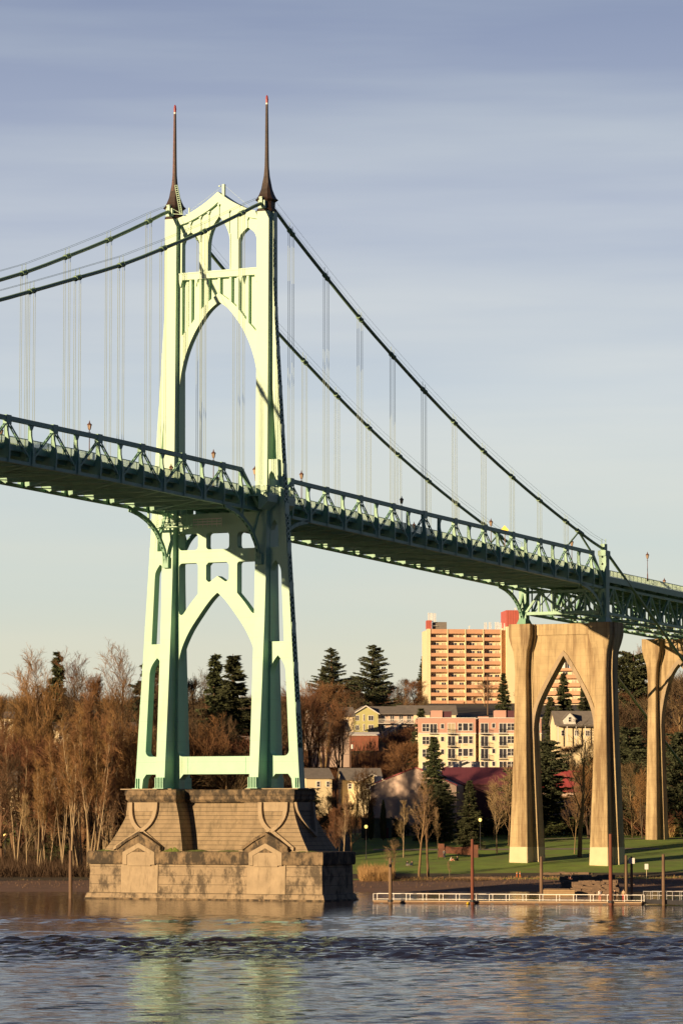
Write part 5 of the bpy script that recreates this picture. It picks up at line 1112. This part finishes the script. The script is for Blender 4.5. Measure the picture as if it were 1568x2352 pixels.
gable_house('house', 'white walled house under the bottom strut of the tower', 532, 700, 1782, 6.8, 7, 3.6, 1.6, 'cream', 'roofg', .15, [(3.8, 1.5, .9, 1.2, 1, 2)], 'x', 4)
gable_house('house', 'brick red house under the bottom strut of the tower, left half', 470, 705, 1786, 5.2, 7, 3.4, 1.4, 'brick', 'roofg', .15, [(2, 1.2, 1.0, 1.2, 1, 2)], 'x', 4)
gable_house('house', 'pale roofed house with orange wall behind the left bank trees', 52, 690, 1773, 7, 9, 2.6, 3.2, 'brick', 'white', .1, [(1, .6, 1.4, 1.2, 2, 1)], 'x', 5)
gable_house('house', 'grey roofed house at the far left edge behind bare trees', -25, 700, 1772, 6.6, 9, 2.6, 3.0, 'cream', 'roofg', .1, [(3, .6, 1.4, 1.2, 2, 1)], 'x', 5)
gable_house('house', 'cream house glimpsed between trunks left of the tower leg', 250, 770, 1660, 6, 7, 4.4, 1.6, 'cream', 'roofg', .1, [(1, 2.4, 1, 1.2, 1, 2), (3.6, 2.4, 1, 1.2, 1, 2)], 'x', 6)
gable_house('house', 'small cream house glimpsed in the middle of the left thicket', 128, 800, 1660, 6, 7, 4.4, 1.6, 'cream', 'roofg', .1, [(1, 2.2, 1, 1.2, 1, 2)], 'x', 6)
gable_house('house', 'pale house glimpsed through the narrow left slot of the tower', 352, 790, 1690, 5.5, 7, 4.6, 1.6, 'cream', 'roofg', .1, [(1, 2.2, 1, 1.2, 1, 2)], 'x', 6)
gable_house('house', 'small white house at the left edge above the thicket', 4, 850, 1636, 3.2, 6, 2.8, 1.4, 'cream', 'roofg', .1, [(1, .8, 1, 1.2, 1, 2)], 'x', 6)
# white house seen through the arch
Hs = gable_house('house', 'white house with steep grey roof and dormer seen through the pointed arch', 1274, 880, 1634, 9.6, 8, 4.2, 3.2, 'cream', 'roofg', .12, [(1.2, 1.2, 1.0, 1.5, 1, 2), (4.6, 1.2, 1.0, 1.5, 1, 2), (7.4, 1.2, 1.2, 1.5, 2, 2)], 'x', 8)
dz = 4.2; m = MB().add([(1.9, -.35, dz), (4.9, -.35, dz), (4.9, -.35, dz+1.3), (3.4, -.35, dz+2.8), (1.9, -.35, dz+1.3), (1.9, 3.5, dz), (4.9, 3.5, dz), (4.9, 3.5, dz+1.3), (3.4, 3.5, dz+2.8), (1.9, 3.5, dz+1.3)], [(0, 1, 2, 3, 4), (5, 9, 8, 7, 6), (0, 5, 6, 1), (1, 6, 7, 2), (2, 7, 8, 3), (3, 8, 9, 4), (4, 9, 5, 0)]); dm = m.build('dormer', M['white'], Hs)
MB().bar((1.6, 1.6, dz+1.15), (3.4, 1.6, dz+2.95), 4.1, .14, (0, 0, 1)).bar((5.2, 1.6, dz+1.15), (3.4, 1.6, dz+2.95), 4.1, .14, (0, 0, 1)).build('dormer_roof', M['roofg'], dm)
wall_window(Hs, 3.0, dz+.5, .8, 1.3, 1, 2, .1, -.36); MB().box(0, -1.6, 3.6, 9.8, 0-.05, 3.8).build('porch_roof', M['roofg'], Hs)
m = MB()
for k in range(5): m.bar((.2+k*2.3, -1.5, -1), (.2+k*2.3, -1.5, 3.6), .18, .18)
m.build('porch_posts', M['white'], Hs)
Rr = gable_house('workshop', 'building with red metal roof seen low through the pointed arch', 1240, 745, 1771, 12, 9, 3.6, 4.2, 'beige', 'roofr', .1, [(3.5, 1.0, 1.2, 1.0, 2, 1), (6, 1.0, 2.4, 1.4, 3, 1)], 'x', 6)
gable_house('house', 'cream house glimpsed right of the first arch pier', 1408, 850, 1674, 6.8, 7, 5.0, 1.6, 'cream', 'roofg', .1, [(1, 2.4, 1, 1.3, 1, 2), (3.4, 2.4, 1, 1.3, 1, 2)], 'x', 6)
gable_house('house', 'low pale building behind shrubs near the second arch pier', 1455, 740, 1893, 7, 6, 2.6, .6, 'cream', 'roofg', .1, [], 'x', 4)
# commercial building with the big pinkish gable wall and the purple roof
Dq = 712; zq = zof(1765, Dq); zg_ = zof(1925, Dq)
Cb = bld('warehouse', 'large building with plain pinkish gable wall and purple metal roof', 850, Dq, zg_, -.22)
h_e = zof(1806, Dq)-zg_; h_r = zq-zg_; gw = 17.6; rx = 9.3
wl = MB().add([(0, 0, -4), (gw, 0, -4), (gw, 0, h_e), (rx, 0, h_r), (0, 0, h_e), (0, 24, -4), (gw, 24, -4), (gw, 24, h_e), (rx, 24, h_r), (0, 24, h_e)], [(0, 1, 2, 3, 4), (5, 9, 8, 7, 6), (0, 5, 6, 1), (1, 6, 7, 2), (2, 7, 8, 3), (3, 8, 9, 4), (4, 9, 5, 0)]); wl.build('wall', M['beige'], Cb)
m = MB(); m.bar((-.3, -.1, h_e+.1), (rx, -.1, h_r+.15), .3, .2); m.bar((gw+.3, -.1, h_e+.1), (rx, -.1, h_r+.15), .3, .2); m.build('roof_edge', M['roofr'], Cb)
MB().box(.1, 3, h_r*.78, 1.4, 4.5, h_r*.78+1.5).build('chimney', M['white'], Cb)
Cc = bld('warehouse', 'long purple metal roofed shed right of the big fir, below the yellow house', 1020, 716, zg_+.2, .02)
hr2 = zof(1764, 716)-zg_-.2; he2 = zof(1803, 716)-zg_-.2
MB().box(0, 0, -4, 15.6, 10, he2).build('wall', M['purplew'], Cc)
MB().add([(-.3, -.5, he2), (15.9, -.5, he2), (15.0, 6, hr2), (-.3, 6, hr2), (-.3, -.5, he2+.2), (15.9, -.5, he2+.2), (15.0, 6, hr2+.2), (-.3, 6, hr2+.2), (15.9, 11, he2), (-.3, 11, he2)], [(4, 5, 6, 7), (0, 3, 2, 1), (0, 1, 5, 4), (1, 2, 6, 5), (3, 0, 4, 7), (7, 6, 8, 9)]).build('roof', M['roofp'], Cc)
gable_house('house', 'white gabled house peeking over the purple roof', 1030, 775, 1748, 7.6, 8, 2.0, 1.5, 'white', 'roofg', .1, [], 'y', 8, eave=.8)
for i, u in enumerate((1050, 1092)): MB().box(-.7, -.7, 0, .7, .7, 1.3).build('tmp', M['white']).name = 'roof_vent'; o = bpy.data.objects['roof_vent' if i == 0 else 'roof_vent.001']; o.location = at(u, 1764, 745); tag(o, ['pale roof vent box on the purple roof, left one', 'pale roof vent box on the purple roof, right one'][i], 'roof vent', 'vent boxes on the purple roof')
Tb = bld('shed', 'low dark teal flat roofed building behind the cypresses', 829, 700, None, -.05)
MB().box(0, 0, -1, 5.9, 5, 3.9).build('wall', M['teal'], Tb); MB().box(-.15, -.15, 3.9, 6.05, 5.1, 4.1).build('roof_edge', M['roofg'], Tb); MB().box(4.6, -.06, -.2, 5.4, -.01, 2.1).build('door', M['purplew'], Tb)
# utility poles
for i, (u, d, H, lb) in enumerate([(805, 800, 17, 'wooden utility pole with crossarms above the beige row houses'), (771, 715, 11, 'slim utility pole in front of the middle row house'), (1118, 1000, 15, 'utility pole with small crossarm between the terracotta roof and the tower block'), (1330, 735, 11.5, 'utility pole with pale box inside the pointed arch'), (958+64, 900, 3, 'short white post beside the terracotta house')][:4]):
    p = place(u, d); o = thing('utility_pole', lb, 'utility pole', p, face_rz(.3), 'utility poles on the hillside')
    MB().tube([(0, 0, -.5), (0, 0, H)], [.19, .12], 8).build('pole', M['wood'], o)
    m = MB().bar((-1.3, 0, H-.5), (1.3, 0, H-.5), .12, .14); m.bar((-1.0, 0, H-1.5), (1.0, 0, H-1.5), .12, .14) if i != 2 else None
    for x in (-1.1, -.4, .4, 1.1): m.tube([(x, 0, H-.43), (x, 0, H-.15)], .05, 6)
    m.build('crossarm', M['wood'], o)
    if i in (0, 3): MB().tube([(.35, 0, H-3.2), (.35, 0, H-2.2)], .28, 10).build('transformer', M['white'], o)
a = place(805, 800)+V((0, 0, 15)); b = place(560, 800)+V((0, 0, 15)); c = place(1010, 800)+V((0, 0, 12))
tag(MB().tube([a, a.lerp(b, .5)-V((0, 0, 1)), b], .03, 4).tube([a-V((0, 0, 2.4)), a.lerp(b, .5)-V((0, 0, 3.2)), b-V((0, 0, 2))], .03, 4).build('power_line', M['rail']), 'pair of wires strung left from the utility pole toward the tower', 'power line')

# ---------------------------------------------------------------- park furniture
M['globe'] = mat('lamp_globe', (.9, .7, .25), .3, .05, emit=((1.0, .72, .2), .9))
for i, (u, d, h, lb) in enumerate([(840, 652, 5.6, 'park lamp with glowing yellow globe right of the river pier'), (1100, 668, 5.4, 'park lamp with glowing yellow globe beside the rusty sculpture'), (18, 632, 5.2, 'park lamp with glowing yellow globe on the dark left bank')]):
    o = thing('park_lamp', lb, 'park lamp', place(u, d), 0, 'park lamps with yellow globes')
    MB().tube([(0, 0, -.2), (0, 0, .6), (0, 0, .7), (0, 0, h)], [.13, .12, .07, .05], 8).build('pole', M['rail'], o)
    MB().tube([(0, 0, h), (0, 0, h+.12), (0, 0, h+.42), (0, 0, h+.6), (0, 0, h+.7)], [.1, .25, .32, .22, .05], 10).build('lamp_globe', M['globe'], o); MB().tube([(0, 0, h+.66), (0, 0, h+.8)], [.24, .05], 10).build('lamp_cap', M['rail'], o)
# rusty steel sculpture: a lying cradle beam with flared upright ends
p = place(1052, 655); sc = thing('sculpture', 'big rusty steel beam sculpture with flared upright ends lying on the lawn', 'sculpture', p, face_rz(-.1))
m = MB().box(-3.9, -.3, -.2, -3.65, 1.6, 2.55).box(-3.65, -.3, -.2, -2.75, -.2, 2.5).box(-3.65, .1, .1, -2.9, .2, 2.4); m.build('left_end', M['rust'], sc)
m = MB().box(2.6, -.9, -.3, 2.9, 1.2, 2.35).box(2.9, -.9, -.3, 3.55, -.8, 2.3); m.build('right_end', M['rust'], sc)
m = MB(); pts = [(-2.75, 2.15, .75), (-1, 1.85, .62), (.8, 1.85, .5), (2.6, 2.1, .38)]
m.loft([[(x, -.1, zb), (x, .25+.1*k, zb), (x, .25, zt_), (x, -.1-.25*(k % 2), (zb+zt_)/2+.3)] for k, (x, zt_, zb) in enumerate(pts)]); m.build('beam', M['rust'], sc)
sk = [(.62, .42, .30)]
M['skin'] = mat('skin', (.55, .33, .22), .6, .05); M['hair'] = mat('dark_hair', (.04, .025, .02), .7, .2)
def cloth(n, c): M[n] = mat(n, c, .85, .12, 4)
cloth('white_shirt', (.70, .66, .60)); cloth('black_cloth', (.02, .02, .025)); cloth('blue_jeans', (.05, .075, .14)); cloth('red_cloth', (.45, .06, .04)); cloth('tan_cloth', (.45, .33, .2)); cloth('grey_cloth', (.22, .22, .24)); cloth('salmon_cloth', (.6, .28, .2))
def person(loc, rz, label, pose='stand', top='white_shirt', legs='blue_jeans', H=1.72, group=None):
    """one continuous skinned body with clothes and hair as parts"""
    k = H/1.72
    if pose == 'stand':
        J = dict(pel=(0, 0, .95), wai=(0, 0, 1.1), che=(0, 0, 1.32), nek=(0, 0, 1.48), hed=(0, -.02, 1.56), top=(0, -.01, 1.70), lh=(.09, 0, .9), lk=(.11, -.03, .50), la=(.12, .02, .09), lf=(.13, -.14, .04), rh=(-.09, 0, .9), rk=(-.11, .02, .50), ra=(-.12, .06, .09), rf=(-.14, -.10, .04), ls=(.19, 0, 1.42), le=(.25, .02, 1.14), lw=(.24, -.10, .90), lp=(.23, -.13, .80), rs=(-.19, 0, 1.42), re=(-.25, .02, 1.14), rw=(-.22, -.14, .92), rp=(-.20, -.18, .83))
    elif pose == 'sit_ground':
        J = dict(pel=(0, 0, .14), wai=(0, .04, .28), che=(0, .02, .50), nek=(0, -.02, .66), hed=(0, -.05, .74), top=(0, -.05, .88), lh=(.09, -.03, .13), lk=(.16, -.38, .40), la=(.14, -.62, .08), lf=(.15, -.76, .04), rh=(-.09, -.03, .13), rk=(-.17, -.36, .42), ra=(-.16, -.58, .08), rf=(-.18, -.72, .04), ls=(.19, 0, .60), le=(.26, -.16, .40), lw=(.14, -.36, .38), lp=(.09, -.42, .37), rs=(-.19, 0, .60), re=(-.27, .10, .34), rw=(-.26, .22, .10), rp=(-.27, .27, .04))
    J = {a: V(b)*k for a, b in J.items()}
    E = [('pel', 'wai'), ('wai', 'che'), ('che', 'nek'), ('nek', 'hed'), ('hed', 'top'), ('pel', 'lh'), ('lh', 'lk'), ('lk', 'la'), ('la', 'lf'), ('pel', 'rh'), ('rh', 'rk'), ('rk', 'ra'), ('ra', 'rf'), ('che', 'ls'), ('ls', 'le'), ('le', 'lw'), ('lw', 'lp'), ('che', 'rs'), ('rs', 're'), ('re', 'rw'), ('rw', 'rp')]
    R = dict(pel=.13, wai=.115, che=.135, nek=.055, hed=.085, top=.075, lh=.09, lk=.06, la=.042, lf=.035, rh=.09, rk=.06, ra=.042, rf=.035, ls=.062, le=.045, lw=.03, lp=.035, rs=.062, re=.045, rw=.03, rp=.035)
    def skin_mesh(name, keys, grow, m, par=None):
        ks = [a for a in J if a in keys]; ix = {a: i for i, a in enumerate(ks)}; me = bpy.data.meshes.new(name)
        me.from_pydata([tuple(J[a]) for a in ks], [(ix[a], ix[b]) for a, b in E if a in ix and b in ix], []); o = bpy.data.objects.new(name, me); COL.objects.link(o)
        sm = o.modifiers.new('skin', 'SKIN'); sm.use_smooth_shade = True
        for i, a in enumerate(ks): me.skin_vertices[0].data[i].radius = ((R[a]+grow)*k,)*2
        me.skin_vertices[0].data[ix['pel'] if 'pel' in ix else 0].use_root = True
        o.modifiers.new('sub', 'SUBSURF').levels = 1; o.modifiers['sub'].render_levels = 1; me.materials.append(M[m]); o.parent = par; return o
    r = thing('person', label, 'person', loc, rz, group)
    skin_mesh('body', set(J), 0, 'skin', r)
    skin_mesh('jacket', {'pel', 'wai', 'che', 'ls', 'le', 'lw', 'rs', 're', 'rw'}, .022, top, r)
    skin_mesh('trousers', {'pel', 'lh', 'lk', 'la', 'rh', 'rk', 'ra'}, .018, legs, r)
    h = J['top']; MB().tube([h+V((0, .03, -.09))*k, h+V((0, .02, -.02))*k, h+V((0, .01, .05))*k, h+V((0, .01, .085))*k], [.088*k, .10*k, .08*k, .02*k], 10).build('hair', M['hair'], r, smooth=True); return r
f0 = face_rz()
person(place(1018, 652), f0+.3, 'person standing in grey top and jeans at the left end of the rusty sculpture', 'stand', 'grey_cloth', 'blue_jeans')
person(place(1034, 646), f0+1.2, 'person in white shirt sitting on the grass in front of the sculpture', 'sit_ground', 'white_shirt', 'salmon_cloth')
person(place(1048, 647), f0-.9, 'person in black sitting on the grass right of the one in white', 'sit_ground', 'black_cloth', 'black_cloth')
person(place(934, 636), f0+.2, 'person in dark clothes sitting on the lawn left of the forked trees', 'sit_ground', 'black_cloth', 'grey_cloth')
person(place(944, 636), f0-.3, 'person in dark jeans sitting on the lawn close to the forked trees', 'sit_ground', 'black_cloth', 'blue_jeans')
cloth('barrier_orange', (.75, .20, .03))
for i, u in enumerate((1183, 1190)):
    o = thing('bollard', ['slim orange bollard on the lawn, the left of two', 'slim orange bollard on the lawn, the right of two'][i], 'bollard', place(u, 612), 0, 'orange bollards on the lawn'); MB().tube([(0, 0, -.1), (0, 0, .06), (0, 0, .1), (0, 0, 1.0), (0, 0, 1.06)], [.18, .18, .07, .06, .02], 10).build('post', M['barrier_orange'], o); MB().tube([(0, 0, .7), (0, 0, .82)], .075, 10).build('stripe', M['white'], o)
o = thing('bench', 'pale stone bench at the back of the lawn near the second arch pier', 'bench', place(1496, 694), f0); MB().box(-1, -.22, .36, 1, .22, .62).build('seat', M['basewhite'], o, bevel=.02)
for x in (-.75, .75): MB().box(x-.12, -.2, -.1, x+.12, .2, .36).build('leg', M['basewhite'], o)
# parked car seen through the arch
c = thing('parked_car', 'light coloured car parked behind the lawn, seen through the pointed arch', 'car', place(1321, 724)+V((0, 0, .1)), f0+.1)
b = MB().loft([[(x, y*.88 if z > .8 else y, z) for y, z in ((-.85, .35), (.85, .35), (.85, h), (-.85, h))] for x, h in ((-2.2, .7), (-1.9, .85), (-1.0, .92), (1.1, .95), (2.0, .9), (2.25, .62))]); b.build('body', M['white'], c, bevel=.05)
MB().loft([[(x, -.72, .9), (x, .72, .9), (x*1.0, .6, h), (x, -.6, h)] for x, h in ((-1.3, .93), (-.6, 1.4), (.9, 1.42), (1.7, .95))]).build('cabin', M['glass'], c); MB().box(-.55, -.58, 1.40, .9, .58, 1.46).build('roof', M['white'], c)
for x in (-1.4, 1.4):
    for y in (-.82, .82): wh = MB().tube([(x, y-.1, .33), (x, y+.1, .33)], .33, 14).build('wheel', M['rail'], c)
# stone steps on the beach
rs = random.Random(9)
M['stone'] = mat('grey_brown_stone', (.19, .13, .085), .9, .25, 1.2, bump=.6)
def dpt(u, d, z=0): p = at(u, 1873, d); return V((p.x, p.y, z))
def stones(name, label, u0, u1, d, n, h, rows, cat='stone wall'):
    m = MB()
    for r in range(rows):
        for k in range(n):
            u = u0+(u1-u0)*(k+rs.uniform(.1, .9)*.8+.1)/n; p = place(u, d+r*1.0+rs.uniform(-.2, .2)); p.z = max(p.z, -.5+.22*r if d < 570 else p.z); w1, h1 = rs.uniform(.35, .75), h*rs.uniform(.6, 1.2)
            m.add([tuple(p+FH*(y*w1)+RT*(x*w1*1.3)+V((0, 0, z*h1-.15+rs.uniform(0, .1)))) for x in (-1, 1) for y in (-1, 1) for z in (0, 1)], [(0, 1, 3, 2), (4, 6, 7, 5), (0, 4, 5, 1), (2, 3, 7, 6), (0, 2, 6, 4), (1, 5, 7, 3)])
    return tag(m.build(name, M['stone'], bevel=.05), label, cat)
M['cutstone'] = mat('cut_stone', (.38, .26, .14), .9, .15, 1.5, lines=('Z', .32, 0, .7, .14))
p = dpt(1283, 545, .0); lw = thing('stone_wall', 'low sunlit coursed stone wall above the floating dock', 'stone wall', p, f0); MB().box(-2.4, 0, -1.2, 2.4, 3, 1.0).build('wall', M['cutstone'], lw, bevel=.04); MB().box(-2.2, .6, 1.0, 1.6, 2.6, 1.12).build('cap', M['stone'], lw)
stones('stone_steps', 'rough tumbled stone steps climbing the beach behind the dock', 1318, 1405, 548, 16, .95, 9, 'stone steps')
stones('stone_landing', 'tumbled brown stones between the stone wall and the beach', 1290, 1395, 562, 16, .9, 12, 'stones')
stones('stone_edge', 'line of dark rocks on the grass left of the tall park tree', 1243, 1345, 618, 15, .45, 2, 'rock edging')
p = place(1090, 607); dl = thing('driftwood_log', 'long grey driftwood log along the beach edge behind the rusty pile', 'log', p, f0); MB().tube([(-4, 0, .2), (-1, .1, .25), (3, 0, .2), (4.5, .2, .15)], [.22, .28, .25, .12], 8).build('trunk', M['wood'], dl)
for u, d, zz, lb, w1, h1 in ((1420, 0, 0, '', 0, 0), (1478, 604, 0, 'white notice board on a thin post standing on the grass', .62, .95)):
    if not d: continue
    o = thing('notice_sign', lb, 'sign', place(u, d), f0); MB().bar((0, 0, -.2), (0, 0, 2.3), .09, .09).build('post', M['basewhite'], o); MB().box(-w1/2, -.09, 1.7, w1/2, -.05, 1.7+h1).build('panel', M['white'], o)

# ---------------------------------------------------------------- floating dock, piles, people on it
p0, p1 = dpt(857, 500), dpt(1471, 490); dk = thing('floating_dock', 'long low floating dock with white pipe railing in front of the beach', 'dock', p0, atan2((p1-p0).y, (p1-p0).x)); Ld = (p1-p0).length
MB().box(0, 0, .02, Ld, 2.2, .30).build('float', M['wood'], dk); MB().box(-.05, -.05, .30, Ld+.05, 2.25, .42).build('decking', M['tan_cloth'], dk)
m = MB()
for yy in (0.02, 2.18):
    m.bar((0, yy, 1.38), (Ld, yy, 1.38), .045, .045); m.bar((0, yy, .62), (Ld, yy, .62), .035, .035)
    for k in range(17): xx = Ld*k/16; m.bar((xx, yy, .45), (xx, yy, 1.38), .07, .07)
m.build('railing', M['white'], dk)
fm = MB()
for k in range(12): fm.box(Ld*(k+.3)/12, -.03, -.25, Ld*(k+.3)/12+.5, .2, .12)
fm.build('fender', M['rail'], dk)
q0, q1 = dpt(1471, 493), dpt(1610, 484); gw_ = thing('gangway', 'dark gangway with grey railing continuing right of the floating dock', 'gangway', q0, atan2((q1-q0).y, (q1-q0).x)); Lg = (q1-q0).length
MB().box(0, 0, .15, Lg, 1.8, .75).build('platform', M['rail'], gw_)
m = MB()
for yy in (.03, 1.77):
    m.bar((.4, yy, 1.85), (Lg, yy, 2.0), .07, .07); m.bar((.4, yy, 1.3), (Lg, yy, 1.4), .05, .05)
    for k in range(9): xx = .4+(Lg-.4)*k/8; m.bar((xx, yy, .7), (xx, yy, 1.9), .07, .07)
m.build('railing', M['metal'], gw_)
for u, d, vt, r, mt_, lb in [(896, 497, 1972, .25, 'wood', 'weathered wooden pile with fittings at the left part of the dock'), (1084, 495.5, 1928, .24, 'rustpile', 'rust red steel pile, the tallest left of the arch pier'), (1242, 497.5, 1968, .25, 'wood', 'grey brown pile in front of the left pier leg'), (1401, 491, 1916, .26, 'rustpile', 'dark red steel pile, tallest one, in front of the right pier leg'), (1436, 493, 1965, .25, 'wood', 'brown pile just left of the pile carrying a white sign'), (1449, 494, 1968, .2, 'wood', 'slim dark pile carrying a small white square sign'), (1522, 489, 1963, .24, 'wood', 'brown pile at the gangway near the right edge'), (163, 530, 1954, .28, 'wood', 'lone leaning pile in the water left of the river pier')]:
    b = dpt(u, d, 0); zt_ = at(u, vt, d).z; o = thing('mooring_pile', lb, 'pile', b, 0, 'mooring piles')
    dx = -.25 if u == 163 else 0
    MB().tube([(-dx*.2, 0, -2), (0, 0, zt_*.4), (dx, dx*.4, zt_-.05), (dx, dx*.4, zt_)], [r, r, r*.85, r*.7], 12).build('shaft', M[mt_], o, smooth=False)
    if u == 896: MB().bar((0, 0, zt_-1.3), (-.45, -.1, zt_-.9), .2, .25).bar((0, 0, zt_-.6), (.1, -.3, zt_-.4), .3, .15).build('fitting', M['rail'], o)
    if u == 1449: MB().box(-.42, -.30, zt_-1.0, .42, -.25, zt_-.2).build('sign_panel', M['white'], o).rotation_euler = (0, 0, f0)
    if u not in (163, 1522): MB().tube([(0, 0, .3), (0, 0, .62)], r+.14, 12).build('collar', M['rail'], o)
def on_dock(u, y, **k):
    t = ((dpt(u, 495)-p0).dot((p1-p0).normalized())); q = p0+(p1-p0).normalized()*t + V((-(p1-p0).y, (p1-p0).x, 0)).normalized()*y; return V((q.x, q.y, .42))
person(on_dock(1384, 1.0), f0+.5, 'person in white top on the dock left of the dark red pile, bare legs', 'stand', 'white_shirt', 'salmon_cloth')
person(on_dock(1419, 1.2), f0+2.2, 'person in dark clothes on the dock between the dark red pile and the brown pile', 'stand', 'black_cloth', 'black_cloth')
person(on_dock(1441, .9), f0-.6, 'person in tan top and red trousers on the dock beside the brown pile', 'stand', 'tan_cloth', 'red_cloth')
pz = place(1443, 592); person(pz, f0+.4, 'person in black crouched on the rocks behind the signed pile', 'sit_ground', 'black_cloth', 'black_cloth', 1.8)
pz = dpt(1310, 560, 2.3); person(pz, f0-.6, 'person sitting on top of the stone steps behind the dock', 'sit_ground', 'black_cloth', 'salmon_cloth')
bo = thing('buoy', 'small yellow float on the water at the foot of the tall red pile', 'buoy', dpt(1074, 494, .1)); MB().tube([(-.4, 0, 0), (-.2, 0, .05), (.3, 0, .05), (.5, 0, 0)], [.05, .18, .18, .05], 8).build('float', M['yellow'], bo)
